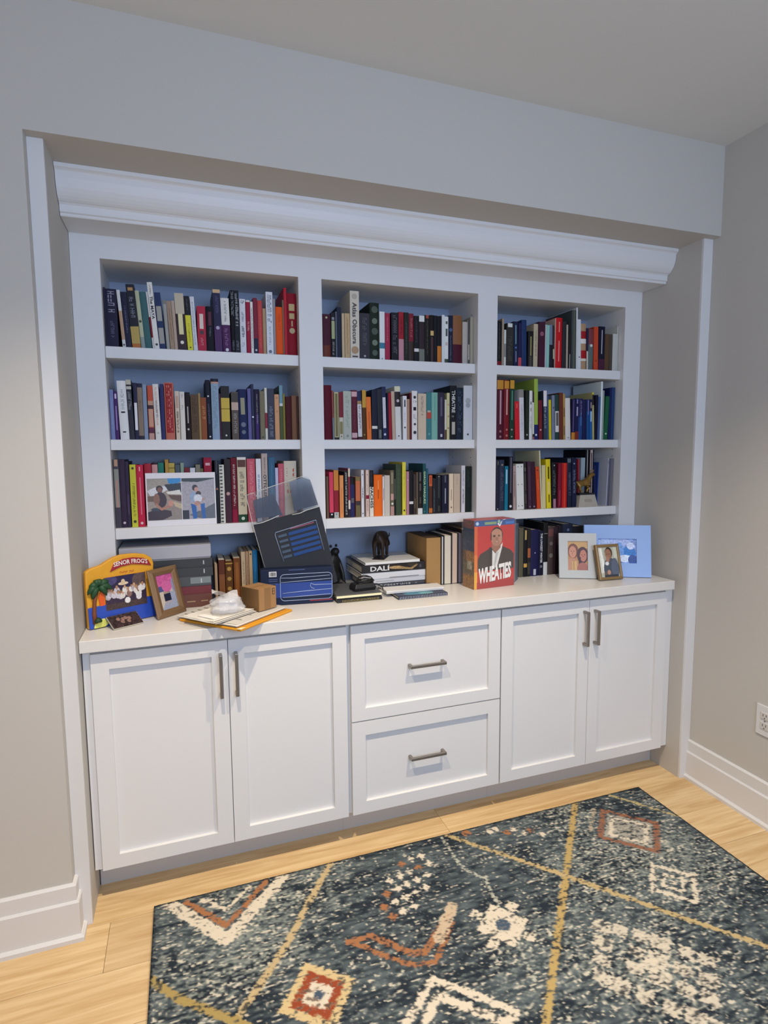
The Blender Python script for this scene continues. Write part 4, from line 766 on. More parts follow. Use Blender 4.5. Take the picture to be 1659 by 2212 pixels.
# souvenir frame with palm tree
pf = leaning('souvenir_frame', 'yellow souvenir picture frame with palm tree and red lettered banner', 'picture frame', (.0135, .091), 28.3, 3, .02)
OUT = [(0, .001), (.001, .075), (0, .126), (.002, .19), (.017, .199), (.053, .207), (.076, .219), (.097, .228), (.126, .233), (.171, .231), (.204, .224), (.227, .207), (.233, .188), (.231, .17), (.232, .001)]
MB().loft([[(u, 0, v) for u, v in OUT], [(u, .02, v) for u, v in OUT]]).build('frame_body', mat('e0a024', .45, noise=.08, scale=60), pf, bev=.004)
MB().loft([[(u, -.004, v) for u, v in [(.001, .001), (.055, .001), (.232, .001), (.232, .072), (.16, .078), (.05, .074), (.001, .072)]], [(u, .001, v) for u, v in [(.001, .001), (.055, .001), (.232, .001), (.232, .072), (.16, .078), (.05, .074), (.001, .072)]]]).build('blue_sea', mat('2a4cb0', .4, noise=.1, scale=50), pf, bev=.002)
tr = MB(); tr.tube([(.02, -.004, .018), (.018, -.005, .05), (.022, -.005, .09), (.032, -.005, .12)], [.008, .007, .006, .005], 10)
palm = tr.build('palm_trunk', mat('7a4222', .6), pf, True)
lf = MB()
for a, L in ((160, .03), (195, .036), (230, .034), (30, .04), (-5, .044), (75, .03), (115, .03), (-40, .034)):
    ca, sa = math.cos(R(a)), math.sin(R(a)); b0 = (.036, .138)
    pts = [(b0[0]+ca*L*t, -.006-.004*math.sin(t*3), b0[1]+sa*L*t+.012*t*(1-t)*2-.012*t*t) for t in (0, .3, .6, .85, 1)]
    lf.tube(pts, [.003, .011, .011, .007, .001], 8)
lf.build('palm_fronds', mat('1f4a28', .55, noise=.2, scale=80), palm, True)
MB().loft([[(u, -.0045, v) for u, v in [(.04, .072), (.055, .072), (.055, .12), (.046, .125), (.036, .1)]], [(u, .001, v) for u, v in [(.04, .072), (.055, .072), (.055, .12), (.046, .125), (.036, .1)]]]).build('orange_sun', mat('e05a18', .45), pf)
MB().loft([[(u, -.008, v) for u, v in [(.014, .002), (.05, .002), (.062, .01), (.05, .03), (.03, .028), (.018, .018)]], [(u, .001, v) for u, v in [(.014, .002), (.05, .002), (.062, .01), (.05, .03), (.03, .028), (.018, .018)]]]).build('sand_mound', mat('d8d868', .5), pf, bev=.002)
MB().lathe([(.0, .0), (.012, .002), (.013, .008), (.006, .016), (0, .018)], 12, (.027, -.009, .02)).build('green_bush', mat('1c3818', .6), pf, True)
BN = [(.080, .180), (.094, .205), (.125, .218), (.16, .219), (.195, .212), (.212, .203), (.222, .182), (.19, .19), (.155, .196), (.118, .193)]
bn = MB().loft([[(u, -.004, v) for u, v in BN], [(u, .001, v) for u, v in BN]]).build('banner', mat('9c1c2c', .45), pf, bev=.001)
def arc_text(u, v):
    s = u/.122; a = (s-.5)
    return (.150+a*.116, -.0052, .1965+.0065*(1-(2*a)**2)-.004*s+v*(.95)-.002)
text_mesh("SENOR FROG'S", 'banner_lettering', mat('ece4d8', .5), bn, .122, .0165, arc_text, True)
m = MB()
for k in range(9):
    if k != 5: x = .113+k*.0055; z = .170-k*.0001; m.box(x, -.0012, z, x+.0012, .0005, z+.006).box(x+.0012, -.0012, z+.0045-.0035*(k % 2), x+.0036, .0005, z+.006-.0035*(k % 2))
m.build('small_lettering', mat('b0402c', .5), pf)
cv = Cv(150, 110, '3a2c40')
cv.rect(0, 0, 1, .35, '2c2448').ell(.1, .1, .2, .16, '4a4470').ell(.86, .22, .2, .25, '5c4a4a')
cv.rect(0, .82, 1, 1, '4a3a38').noise(.25, 3, 4)
rnd = random.Random(5)
for i in range(17):
    x = .06+.052*i+rnd.uniform(-.02, .02); y = .42+rnd.uniform(-.1, .1); person_cv(cv, x, y, .035+rnd.random()*.01, rnd.choice(['2c1c18', '5a4030', '8a7048']), rnd.choice(['b08468', 'c49878', '9a6c54']), rnd.choice(['d8d0c8', 'c8c4cc', 'e0dcd8', '8a6a60', 'b0a4a8']), 1.35)
cv.ell(.44, .25, .12, .05, 'dcc8a8').ell(.44, .2, .05, .08, 'd4bc98').ell(.52, .78, .07, .09, 'e8e4e0').ell(.80, .72, .07, .1, 'dcd8d8').noise(.15, 9, 2)
print_on('group_photo', cv, .058, .052, .197, .163, -.0050, pf)
rect_frame(pf, .139, .111, .004, .003, mat('b87820', .5)).location = (.058, -.0048, .052)

# dark picture tile leaning low against it
tl = leaning('picture_tile', 'small dark picture tile lying back against the yellow palm frame', 'picture', (.091, .060), 32, 58, .005)
MB().box(0, 0, 0, .103, .005, .06).build('board', mat('c0b8a4', .6), tl, bev=.0008)
cv = Cv(70, 44, '3a2c2c'); cv.noise(.5, 4, 5)
for x, y in ((.3, .35), (.45, .4), (.55, .35), (.66, .42), (.4, .6), (.6, .62)): cv.ell(x, y, .06, .12, '8c6c60')
cv.noise(.3, 6, 2); print_on('dark_print', cv, .001, .001, .102, .059, -.0004, tl, .25)

# bronze frame
bf = leaning('framed_photo', 'bronze moulded photo frame beside the yellow palm frame', 'picture frame', (.228, .129), 44.4, 15, .012)
rect_frame(bf, .131, .175, .012, .030, mat('8a6c4c', .35, metal=.35), .026, .006)
MB().box(.004, .008, .004, .127, .0115, .171).build('backing_board', mat('3a2c24', .8), bf)
cv = Cv(60, 96, 'b8a8b8'); cv.rect(0, 0, 1, .36, 'c45a94').noise(.2, 3, 6).ell(.2, .42, .3, .1, '4a5080').rect(0, .48, 1, 1, 'c0b4a4').poly([(0, 1), (.6, .5), (1, .55), (1, 1)], '9aa0b4').ell(.95, .35, .12, .2, '8c8ca8')
cv.ell(.55, .35, .3, .16, 'c86498')
for x in (.32, .42, .52, .62): cv.ell(x, .52, .035, .03, '8a6a60').rect(x-.05, .55, x+.05, .76, '1c2038').rect(x-.035, .76, x-.01, .83, 'b0988c').rect(x+.01, .76, x+.035, .83, 'b0988c')
cv.noise(.12, 8, 2); print_on('photograph', cv, .029, .025, .102, .150, .0075, bf)

# white mat photo frame, small gold frame, pale blue frame
wf = leaning('framed_photo', 'white wide-bordered photo frame holding a portrait of two people', 'picture frame', (1.912, .196), -25.9, 11.5, .014)
rect_frame(wf, .165, .203, .014, .039, mat('c2c4c2', .55), .036, bev=0); MB().box(.003, .006, .003, .162, .012, .2).build('backing_board', mat('2c2a2a', .8), wf); easel(wf, .165, .203, .014, 11, mat('2c2a2a', .8))
cv = Cv(76, 110, 'b8844c'); cv.rect(0, 0, 1, .25, 'd0a868').ell(.5, .1, .6, .16, 'c89c5c')
cv.ell(.28, .34, .27, .25, '7a4424').ell(.26, .38, .18, .2, 'cc8c68').ell(.75, .48, .28, .28, '4a2418').ell(.78, .5, .17, .2, 'c0785c').rect(.55, .55, .66, 1, '3c1c14')
cv.ell(.22, .85, .3, .26, 'c08a68').ell(.75, .95, .28, .22, 'a86450').rect(.22, .68, .46, 1, 'd0a868').rect(.28, .66, .34, 1, 'b48850')
for x, y in ((.19, .35), (.32, .35), (.71, .47), (.85, .47)): cv.ell(x, y, .03, .014, '3c2018')
for x, y in ((.26, .47), (.78, .59)): cv.ell(x, y, .055, .012, '9c4c3c').ell(x, y-.002, .04, .005, 'e0c0ac')
cv.ell(.25, .41, .03, .03, 'b06c48').ell(.78, .53, .03, .03, '9c5840').noise(.08, 3, 2); print_on('photograph', cv, .0385, .0355, .1265, .1675, .0055, wf)
gf = leaning('framed_photo', 'small gold photo frame between the white and blue frames', 'picture frame', (2.042, .08), -2.7, 15.5, .016)
rect_frame(gf, .123, .158, .016, .0125, mat('8a7048', .42, metal=.2), .0125, .003); MB().box(.003, .008, .003, .12, .014, .155).build('backing_board', mat('2c2420', .8), gf); easel(gf, .123, .158, .016, 15, mat('2a2422', .8))
cv = Cv(72, 96, 'b4b4a4'); cv.rect(0, 0, .22, .85, 'd4d4c8').poly([(.1, .05), (.2, .05), (.3, .82), (.16, .82)], 'ecece4').rect(.3, .1, .5, .9, 'a4a494').rect(.8, 0, 1, .4, 'c8ccb8')
cv.ell(.56, .78, .36, .42, '4c5460').ell(.8, .72, .2, .34, '5c6678').ell(.55, .2, .19, .19, '3a2c26').ell(.52, .24, .16, .17, '9a6e58').ell(.46, .42, .09, .1, 'a87c68').ell(.4, .55, .1, .06, 'dcdcdc').rect(.2, .82, .5, 1, '6c5c54').ell(.45, .84, .09, .08, 'b48c78').rect(.2, .92, .9, 1, '3a3e48')
cv.ell(.46, .24, .03, .012, '3a2420').ell(.57, .24, .03, .012, '3a2420').noise(.1, 4, 2); print_on('photograph', cv, .0122, .0122, .1108, .1458, .0065, gf)
uf = leaning('framed_photo', 'large pale blue photo frame standing behind the gold one', 'picture frame', (2.043, .189), -28, 10, .016)
rect_frame(uf, .29, .235, .016, .062, mat('94b4e8', .5), .062, bev=0); MB().box(.004, .007, .004, .286, .014, .231).build('backing_board', mat('2c3038', .8), uf); easel(uf, .29, .235, .016, 10, mat('2c3038', .8))
cv = Cv(100, 70, '88a0d8'); cv.noise(.35, 3, 7).ell(.2, .2, .2, .2, 'b0c4f0').ell(.6, .15, .25, .15, 'a8b8e8').ell(.8, .6, .18, .3, '2c78c8').ell(.55, .55, .12, .4, '6c9ce0').ell(.7, .8, .2, .14, 'dce8fc').ell(.9, .85, .12, .2, '2c4c98').ell(.4, .7, .15, .2, '3c64b8').ell(.85, .3, .1, .14, 'c8d4f4').noise(.25, 5, 3)
print_on('photograph', cv, .0615, .0615, .2285, .1735, .0065, uf)

# cereal box in its clear sleeve
cb = thing('cereal_box', 'red cereal box with a man in a jacket on its front', 'cereal box', (1.45, .141, ZT), R(5.3))
CW, CH, CD = .204, .289, .085
MB().box(0, 0, 0, CW, CD, CH).build('carton', mat('b03428', .5), cb)
cv = Cv(150, 210, 'c2261c'); cv.rect(0, 0, 1, .085, '24508c').rect(0, .085, .075, 1, 'd85a1c').rect(0, .5, .075, 1, 'e08420').rect(0, .75, .072, 1, 'ecc030').rect(.07, .9, 1, 1, 'a81c1c')
for k in range(20): cv.put((cv.X < .08)&(cv.Y > .1)&(np.abs(cv.X-.004*k) < .002), 'd8641c', .4)
cv.poly([(.09, .74), (.09, .56), (.14, .49), (.36, .42), (.42, .40), (.62, .39), (.7, .40), (.9, .46), (.98, .52), (.98, .74)], '3a2c22')
cv.poly([(.40, .41), (.52, .50), (.66, .37), (.70, .34), (.68, .42), (.56, .70), (.42, .72)], 'e0dcd4').poly([(.52, .5), (.60, .46), (.50, .72), (.47, .72)], 'b8b8b4')
cv.poly([(.36, .4), (.44, .40), (.44, .72), (.36, .74)], '2c2018')
cv.poly([(.43, .33), (.66, .33), (.64, .42), (.52, .49), (.43, .42)], '9a6850')
cv.ell(.545, .235, .155, .125, '2c1812').ell(.545, .262, .142, .128, 'b07c62').ell(.545, .20, .13, .06, 'ba866a').rect(.395, .2, .42, .3, '3a2018').rect(.675, .2, .695, .3, '3a2018')
cv.ell(.485, .245, .03, .010, '2c1812').ell(.61, .245, .03, .010, '2c1812').ell(.485, .232, .04, .006, '3a1c14').ell(.61, .232, .04, .006, '3a1c14').ell(.55, .28, .024, .03, '9c6a52').ell(.55, .325, .045, .010, '84443a').ell(.55, .3225, .032, .005, 'd8c4b8').ell(.645, .27, .04, .08, 'c8967a', 0, .5)
cv.rect(.25, .03, .54, .065, '88a070').ell(.07, .045, .035, .025, 'b8d0e4').ell(.60, .035, .035, .03, '98b8a0').rect(.76, .04, .98, .07, '3c74bc')
cv.noise(.05, 4, 1); pr = print_on('front_print', cv, .0005, .0005, CW-.0005, CH-.0005, -.0006, cb, .35)
MB().poly([(.124, -.0012, .263), (.130, -.0012, .263), (.140, -.0012, .285), (.160, -.0012, .297-.008), (.146, -.0012, .289), (.133, -.0012, .279)]).poly([(.113, -.0012, .272), (.118, -.0012, .274), (.13, -.0012, .264), (.126, -.0012, .258)]).build('tick_mark', mat('e8e8ec', .4), cb)
def wtext(u, v):
    s = u/.166; return (.021+u, -.0016, .031-.010+v*(1+.06*s)+s*.016)
for nm, m_, dx, dz, y_ in (('shadow_lettering', '3a1414', .0022, -.0018, .0006), ('brand_lettering', 'f0ece6', 0, 0, 0)):
    text_mesh('WHEATIES', nm, mat(m_, .45), cb, .166, .066, (lambda u, v, dx=dx, dz=dz, y_=y_: tuple(np.array(wtext(u, v))+np.array((dx, y_, dz)))), .045)
cv = Cv(60, 200, '6c4c34'); cv.rect(0, 0, 1, .12, '7c4c44').rect(0, .12, 1, .3, '2c3c54').rect(0, .3, 1, .45, '34405c').rect(.3, .45, 1, .6, 'a07040').rect(0, .6, 1, .8, '6a5c44').rect(.4, .6, .8, .72, 'b0a890').rect(0, .8, 1, 1, '9c6c34'); cv.noise(.35, 3, 5)
u = np.linspace(CD, 0, 60); v = np.linspace(CH, 0, 200); U, V = np.meshgrid(u, v); color_grid('side_print', np.stack([np.full_like(U, -.0006), U, V], -1), cv.a, col_mat(.4), cb)
sl = MB(); g = .004
for q in ((-g, -g, CW+g, -g), (CW+g, -g, CW+g, CD+g), (CW+g, CD+g, -g, CD+g), (-g, CD+g, -g, -g)): sl.poly([(q[0], q[1], .0005), (q[2], q[3], .0005), (q[2], q[3], CH+g), (q[0], q[1], CH+g)])
sl.poly([(-g, -g, CH+g), (CW+g, -g, CH+g), (CW+g, CD+g, CH+g), (-g, CD+g, CH+g)]); sl.build('clear_sleeve', clear_mat('clear_acrylic', (.8, .84, .86), .07), cb)

# tray organiser boxes
pk = thing('organiser_box', 'navy retail box with outlined tray inserts and barcode sticker', 'box', (.582, .188, ZT), R(-6))
MB().box(0, 0, 0, .27, .045, .139).build('carton', mat('18223c', .5, spec=.25), pk, bev=.0015)
MB().box(.055, -.0005, .03, .27, .001, .085).build('blue_panel', mat('23408c', .4), pk)
def rrect(x0, z0, x1, z1, r, n=6):
    P = []
    for cx, cz, a0 in ((x1-r, z0+r, -90), (x1-r, z1-r, 0), (x0+r, z1-r, 90), (x0+r, z0+r, 180)):
        P += [(cx+r*math.cos(R(a0+90*k/n)), cz+r*math.sin(R(a0+90*k/n))) for k in range(n+1)]
    return P
gl = mat('a8b8d4', .25)
def outline(parts, name, parent, r=.0011, y=-.0012):
    m = MB()
    for P in parts: m.tube([(x, y, z) for x, z in P], r, 6)
    return m.build(name, gl, parent, True)
q = rrect(.072, .017, .268, .118, .016); outline([q+[q[0]], [(.075, .105), (.12, .103), (.26, .107)], [(.075, .088), (.15, .090), (.265, .094)], [(.08, .046), (.15, .05), (.266, .054)], [(.08, .03), (.16, .031), (.262, .034)], [(.266, .072), (.20, .073), (.187, .079), (.184, .07), (.19, .061), (.2, .058)]], 'tray_outline', pk)
sk = MB().box(.031, -.0007, .111, .059, .0005, .131).build('barcode_sticker', mat('d8d8d8', .6), pk)
m = MB(); rnd = random.Random(2); x = .034
while x < .056: ww = rnd.choice((.0006, .0011, .0016)); m.box(x, -.0012, .114, x+ww, -.0006, .128); x += ww+rnd.choice((.0007, .0012))
m.build('barcode', mat('1c1c20', .6), sk)
MB().box(.182, -.0006, .0105, .268, .0005, .0135).build('red_stripe', mat('a02838', .45), pk)
m = MB(); letters(m, random.Random(3), 1, 0, 0, .002, .08, .0, 0); m = MB()
for z in (.133, .1, .093, .083): m.box(.03 if z < .13 else .105, -.0006, z, .062 if z < .13 else .165, .0005, z+.0015)
m.build('fine_print', mat('5c70a4', .5), pk)
# clear pouch leaning behind it
po = thing('clear_pouch', 'clear plastic pouch with a dark card of blue trays, leaning askew', 'packaging', (.605, .2525, 1.0405), rot=(-R(.4), -R(12.5), 0))
MB().box(0, -.012, -.136, .262, -.004, .17).build('dark_card', mat('0b0e16', .8, spec=.1), po, bev=.001)
P1 = [(.0, -.138), (.262, -.138), (.262, .17), (.256, .27), (.245, .293), (.225, .303), (.0, .285), (-.004, .17)]
MB().loft([[(x, -.0150, z) for x, z in P1], [(x, -.0148, z) for x, z in P1]]).build('pouch_film', clear_mat('pouch_clear', (.4, .43, .5), .05, .1), po)
MB().loft([[(x, -.003, z) for x, z in P1], [(x, -.0028, z) for x, z in P1]]).build('pouch_film', clear_mat('pouch_clear', (.4, .43, .5), .05, .1), po)
fold = clear_mat('pouch_sheen', (.88, .9, .95), .45, .1)
MB().loft([[(.015, -.0156, .19), (.115, -.0156, .175), (.1, -.0156, .262), (.02, -.0156, .258)], [(.015, -.0153, .19), (.115, -.0153, .175), (.1, -.0153, .262), (.02, -.0153, .258)]]).build('pouch_insert', clear_mat('pouch_grey', (.10, .13, .19), .6, .12), po)
MB().loft([[(.16, -.0156, .18), (.258, -.0156, .18), (.25, -.0156, .282), (.225, -.0156, .297), (.17, -.0156, .292)], [(.16, -.0153, .18), (.258, -.0153, .18), (.25, -.0153, .282), (.225, -.0153, .297), (.17, -.0153, .292)]]).build('pouch_insert', clear_mat('pouch_grey', (.10, .13, .19), .6, .12), po)
m = MB().tube([(.0, -.0155, .283), (.03, -.0165, .286), (.035, -.017, .27), (.05, -.016, .288), (.12, -.0155, .294), (.225, -.0155, .302)], .0012, 6).tube([(.0, -.0158, .17), (.03, -.0165, .168), (.06, -.0158, .171), (.1, -.016, .178)], .0016, 6).tube([(.15, -.016, .168), (.18, -.0165, .166), (.21, -.016, .171), (.262, -.016, .172)], .0016, 6).tube([(0, -.0155, .283), (-.003, -.0155, .17), (0, -.0155, 0)], .001, 6)
m.build('pouch_crease', mat('d8d8d0', .2), po, True)
q = [(.075, .0), (.068, .11), (.072, .118), (.235, .124), (.238, .0)]; outline([q], 'tray_outline', po, .0012, -.0165)
for k in range(5):
    z = .008+k*.021; MB().box(.118, -.0165, z, .232, -.0152, z+.013).build('blue_tray', mat('2c4c86', .6, spec=.2), po, bev=.002)
    MB().box(.078, -.0165, z+.002, .112, -.0152, z+.012).build('tray_icon', mat('4c5c70', .6, spec=.2), po, bev=.002)
MB().box(.13, -.0166, .115, .225, -.0152, .119).build('red_strip', mat('94485a', .4), po)

# photo card on the lowest shelf
pc = leaning('photo_card', 'white card with two printed photographs leaning on the lowest shelf', 'photo', (.195, .2835), 0, 4, .0015, z=1.2098)
MB().box(0, 0, 0, .243, .0015, .195).build('card', mat('e2e0e4', .6), pc)
cv = Cv(110, 140, '94867a'); cv.rect(0, 0, 1, .3, '9c948a').poly([(.6, 0), (1, 0), (1, .08), (.8, .17), (.62, .12)], '2c84c0').poly([(0, .3), (.2, .22), (.5, .18), (.66, .25), (.3, .4), (.1, .42)], 'd0d0d4').poly([(.5, .15), (1, .12), (1, .34), (.62, .3)], '2a2c34').poly([(.55, .33), (.95, .28), (1, .4), (.6, .38)], 'd8d4cc').rect(0, .42, .3, .56, '6c5848').poly([(.6, .4), (1, .42), (1, .58), (.7, .5)], '5a4030').rect(0, .55, .35, .8, '9a8c84').poly([(.4, .8), (1, .55), (1, 1), (.4, 1)], '8a8078').poly([(.75, .56), (1, .62), (1, .75), (.8, .68)], 'b8a888').poly([(0, .8), (.3, .72), (.68, .78), (.7, .9), (.4, 1), (0, 1)], '3a2c34')
cv.ell(.36, .25, .10, .08, '3a2a26').ell(.37, .29, .075, .075, '7c5446').ell(.38, .52, .18, .19, '3c2830').ell(.27, .5, .09, .14, '86604f').poly([(.25, .58), (.4, .70), (.72, .62), (.72, .68), (.4, .77), (.24, .66)], 'a87862').ell(.68, .6, .08, .07, 'c08a78').ell(.22, .74, .12, .04, '3c4450').noise(.12, 3, 3)
print_on('photograph', cv, .004, .0225, .121, .175, -.0006, pc)
cv = Cv(110, 140, '98949c'); cv.rect(0, 0, 1, .1, '2c342e').poly([(0, .08), (.5, .1), (1, .02), (1, .62), (.7, .74), (.35, .8), (0, .78)], 'a09ca4').rect(0, .78, .2, 1, '24222a').poly([(.7, .74), (1, .62), (1, 1), (.6, 1), (.2, .9)], '5c6068')
cv.ell(.4, .24, .085, .075, '2a1e1e').ell(.44, .28, .06, .06, 'c09080').ell(.36, .46, .12, .13, '8ca0bc').poly([(.26, .62), (.42, .66), (.44, .98), (.32, 1)], '2058a0').poly([(.55, .64), (.68, .62), (.70, .98), (.6, 1)], '2058a0').ell(.50, .38, .08, .06, '3a2822').ell(.48, .5, .13, .1, 'cdd0d8').ell(.46, .62, .1, .06, 'b08478').poly([(.45, .65), (.52, .64), (.56, .8), (.53, .82)], 'c09484').ell(.64, .53, .04, .03, 'b08478').noise(.14, 6, 3)
print_on('photograph', cv, .123, .0225, .239, .174, -.0006, pc)

# ------------------------------------------------------------ flat stack of albums by the palm frame
def flat_book(name, label, x0, x1, y0, y1, z0, z1, hexc, group=None, pages=None, rz=0, spine=True):
    t = thing(name, label, 'book', ((x0+x1)/2, (y0+y1)/2, z0), R(rz), group); w_, d_, h = (x1-x0)/2, (y1-y0)/2, z1-z0; c = min(.003, h*.2)
    m = MB().box(-w_, -d_, 0, w_, d_, c).box(-w_, -d_, h-c, w_, d_, h)
    if spine: m.box(-w_, -d_, c, w_, -d_+c, h-c)
    m.build('cover', mat(hexc, .5), t, bev=.0006)
    MB().box(-w_+.003, -d_+c+.0002 if spine else -d_+.003, c+.0001, w_-.003, d_-.003, h-c-.0001).build('pages', mat(pages or 'd4cbb6', .9), t)
    return t, w_, d_, h
G1 = 'flat albums stacked behind the palm frame'
st = [('6a4034', .9003, .949, .410, 'brown album at the bottom of the flat stack', 'a88c6c'), ('6e2a30', .9492, .981, .409, 'dark red album in the flat stack above the brown one', None), ('4a4c4e', .9812, 1.017, .410, 'grey album with worn silver end above the dark red one', 'c0c4c0'), ('37383a', 1.0172, 1.052, .417, 'charcoal album in the flat stack under the topmost charcoal one', 'b8b8b8'), ('333437', 1.0522, 1.084, .416, 'topmost charcoal album, right under the pale grey box lid', 'b8b8b8')]
for i, (c, z0, z1, x1, lab, mk) in enumerate(st):
    t, w_, d_, h = flat_book('album', lab, .098, x1, .273+.002*(i % 2), .49, z0, z1, c, G1)
    if i == 0: MB().box(w_-.09, -d_-.0005, h*.42, w_-.06, -d_+.001, h*.5).box(w_-.04, -d_-.0005, h*.42, w_-.015, -d_+.001, h*.5).build('title_lettering', mat(mk, .5), t)
    elif i == 2: MB().box(w_-.075, -d_-.0005, h*.25, w_-.002, -d_+.001, h*.9).build('worn_patch', mat('7c8484', .5), t); MB().box(w_-.038, -d_-.001, h*.3, w_-.034, -d_+.001, h*.75).build('spine_emblem', mat(mk, .4), t)
    elif i > 2: MB().box(w_-.034, -d_-.001, h*.3, w_-.030, -d_+.001, h*.75).build('spine_emblem', mat(mk, .4), t)
t = thing('box_lid', 'pale grey flat box on top of the album stack', 'box', (.253, .38, 1.0845))
MB().box(-.155, -.105, 0, .157, .11, .005).build('base', mat('8c8c94', .6), t); MB().box(-.157, -.108, .005, .159, .112, .052).build('lid', mat('a9aab2', .55), t, bev=.002)

# books standing on the counter at the back of the left section
G2 = 'old books standing on the counter behind the cardboard box'
for i, (x0, x1, z1, c, lab, mk) in enumerate([(.426, .436, 1.048, 'a88c70', 'thin tan book standing against the album stack', []),
    (.441, .464, 1.063, '5c2e1c', 'brown leather-bound book with plain spine on the counter', [('b', .35, 1, '7a4a28', 1)]),
    (.4662, .494, 1.057, '5a3818', 'leather-bound book with gilt spine ornament on the counter', [('d', .2, 'a88030', .3), ('d', .45, '9c7830', .3), ('d', .7, 'a07c30', .3), ('b', .05, .08, 'b08a3c', 1), ('b', .9, .93, 'b08a3c', 1)]),
    (.497, .523, 1.066, '6c3c18', 'russet leather-bound book beside the beige books on the counter', [('b', .1, .9, '8a5424', .5)]),
    (.527, .543, 1.089, 'c8ae8c', 'beige book with dark title on the counter', [('l', .2, .7, '6c5a44', .3), ('d', .92, '4a3c30', .2)]),
    (.5442, .556, 1.09, 'b08c6c', 'tan book between two beige books on the counter', [('l', .2, .8, '8a6a4c', .3)]),
    (.5572, .570, 1.09, 'c8a880', 'beige book with black dot on the counter', [('d', .06, '2c241c', .25)]),
    (.5712, .590, 1.093, '2070a8', 'blue book with red foot on the counter', [('b', .7, 1, '6c3c5c', .7), ('l', .1, .6, '5c9cc8', .2)]),
    (.592, .606, 1.088, '16181e', 'slim black book beside the blue one on the counter', [])]):
    make_book((x0, .33, ZT), x1-x0-.0006, z1-ZT, .15, 0, c, mk, lab, G2, 900+i)

# ------------------------------------------------------------ mail, bag, carton, keys
SR = R(-47)
en = thing('envelope', 'yellow padded envelope under the mail, sticking out over the counter edge', 'envelope', (.478, .098, ZT), SR)
MB().box(-.128, -.136, .0, .148, .139, .008).build('sleeve', mat('d8951c', .55, noise=.06, scale=30), en, bev=.003)
MB().loft([[(.132, -.139, .0082), (.1485, -.137, .0082), (.1485, -.112, .0082), (.136, -.118, .0082)], [(.132, -.139, .009), (.1485, -.137, .009), (.1485, -.112, .009), (.136, -.118, .009)]]).build('torn_corner', mat('ecdcb0', .7), en)
def sheet_stack(name, label, cat, loc, rz, w_, d_, n, hexc, seed, curl=0.):
    t = thing(name, label, cat, loc, rz); rnd = random.Random(seed); z = 0
    for i in range(n):
        th = .0016; m = MB(); a = rnd.uniform(-.006, .006); b_ = rnd.uniform(-.006, .006); N = 10; rings = []
        for k in range(N+1):
            x = -w_/2+w_*k/N; zc = z+curl*(i+1)/n*(max(0, k-N+3)/3)**2+.0006*math.sin(k*1.3+i)*i/n+(.0006*i/n)
            rings.append([(x+a, -d_/2+b_, zc), (x+a, d_/2+b_, zc), (x+a, d_/2+b_, zc+th), (x+a, -d_/2+b_, zc+th)])
        m.loft(rings).build('sheet', mat(hexc if i % 3 else 'c9c4bc', .75), t); z += th+.0007
    return t, z
t, h1 = sheet_stack('newspaper', 'folded white newspaper lying on the yellow envelope', 'newspaper', (.472, .104, ZT+.0092), SR, .27, .255, 4, 'dedad0', 3)
for i in range(7):
    MB().box(-.12, -.11+i*.03, h1-.0004+.0018, -.12+[.2, .23, .16, .22, .12, .2, .18][i], -.106+i*.03, h1+.0022).build('print_line', mat('a8a49c', .8), t)
t2, h2 = sheet_stack('catalogue', 'white mail catalogue on top of the newspaper', 'catalogue', (.425, .052, ZT+.0092+h1+.003), R(-52), .15, .18, 3, 'e6e2d8', 6, .003)
MB().box(-.03, -.07, h2-.001+.0028, .05, -.045, h2+.003).build('address_label', mat('f0eee8', .8), t2)
ZN = ZT+.0092+h1+.003; ZP = ZN+h2+.0045
cx = thing('carton', 'small brown cardboard carton standing on the mail', 'carton', (.556, .042, ZN), R(33))
MB().box(0, 0, 0, .08, .093, .078).build('body', mat('a0784c', .75, noise=.08, scale=30), cx, bev=.001)
MB().box(.0, -.0004, .0, .0012, .0935, .0784).box(.026, -.0005, .0, .054, .0005, .078).build('tape', mat('8c6840', .35), cx)
lb = MB().box(.062, -.0006, .05, .073, .0005, .072).build('dark_label', mat('2a2420', .6), cx)
MB().box(.064, -.0009, .052, .071, -.0005, .060).box(.064, -.0009, .062, .071, -.0005, .070).build('label_mark', mat('a0784c', .7), lb)
MB().box(0, .045, .0778, .08, .0475, .0785).build('flap_seam', mat('6c4c2c', .8), cx)
bg = thing('plastic_bag', 'crumpled clear plastic bag lying on the mail', 'plastic bag', (.452, .040, ZP))
m = MB(); rnd = random.Random(11); rings = []; NR, NK = 14, 40
for i in range(NR):
    f_ = i/(NR-1); r0 = (.047+.004*math.sin(f_*9))*min(1, .55+f_*6)*(1 if f_ < .7 else 1-.75*((f_-.7)/.3)**1.5); ring = []
    for k in range(NK):
        a = 2*math.pi*k/NK; rr = r0*(1+.05*math.sin(3*a+i*.5)+.05*math.sin(8*a-i*.8)+.035*math.sin(13*a+i*1.3)+rnd.uniform(-.012, .012))
        ring.append((rr*1.12*math.cos(a)-.010*f_, rr*.85*math.sin(a), .058*f_+(.004*math.sin(4*a+i)+.006*math.cos(a))*f_))
    rings.append(ring)
m.loft(rings).build('crumpled_film', clear_mat('bag_film', (.86, .87, .9), .34, .18), bg, True)
m = MB(); rings = []
for i in range(7):
    f_ = i/6; rings.append([(-.052+.085*f_, -.022+k*.010, .058+.012*math.sin(f_*5+k*.8)+.012*(1-f_)+rnd.uniform(-.002, .002)) for k in range(5)])
m.loft(rings, cap=False, close=False).build('crumpled_neck', clear_mat('bag_neck', (.92, .92, .94), .5, .2), bg, True)
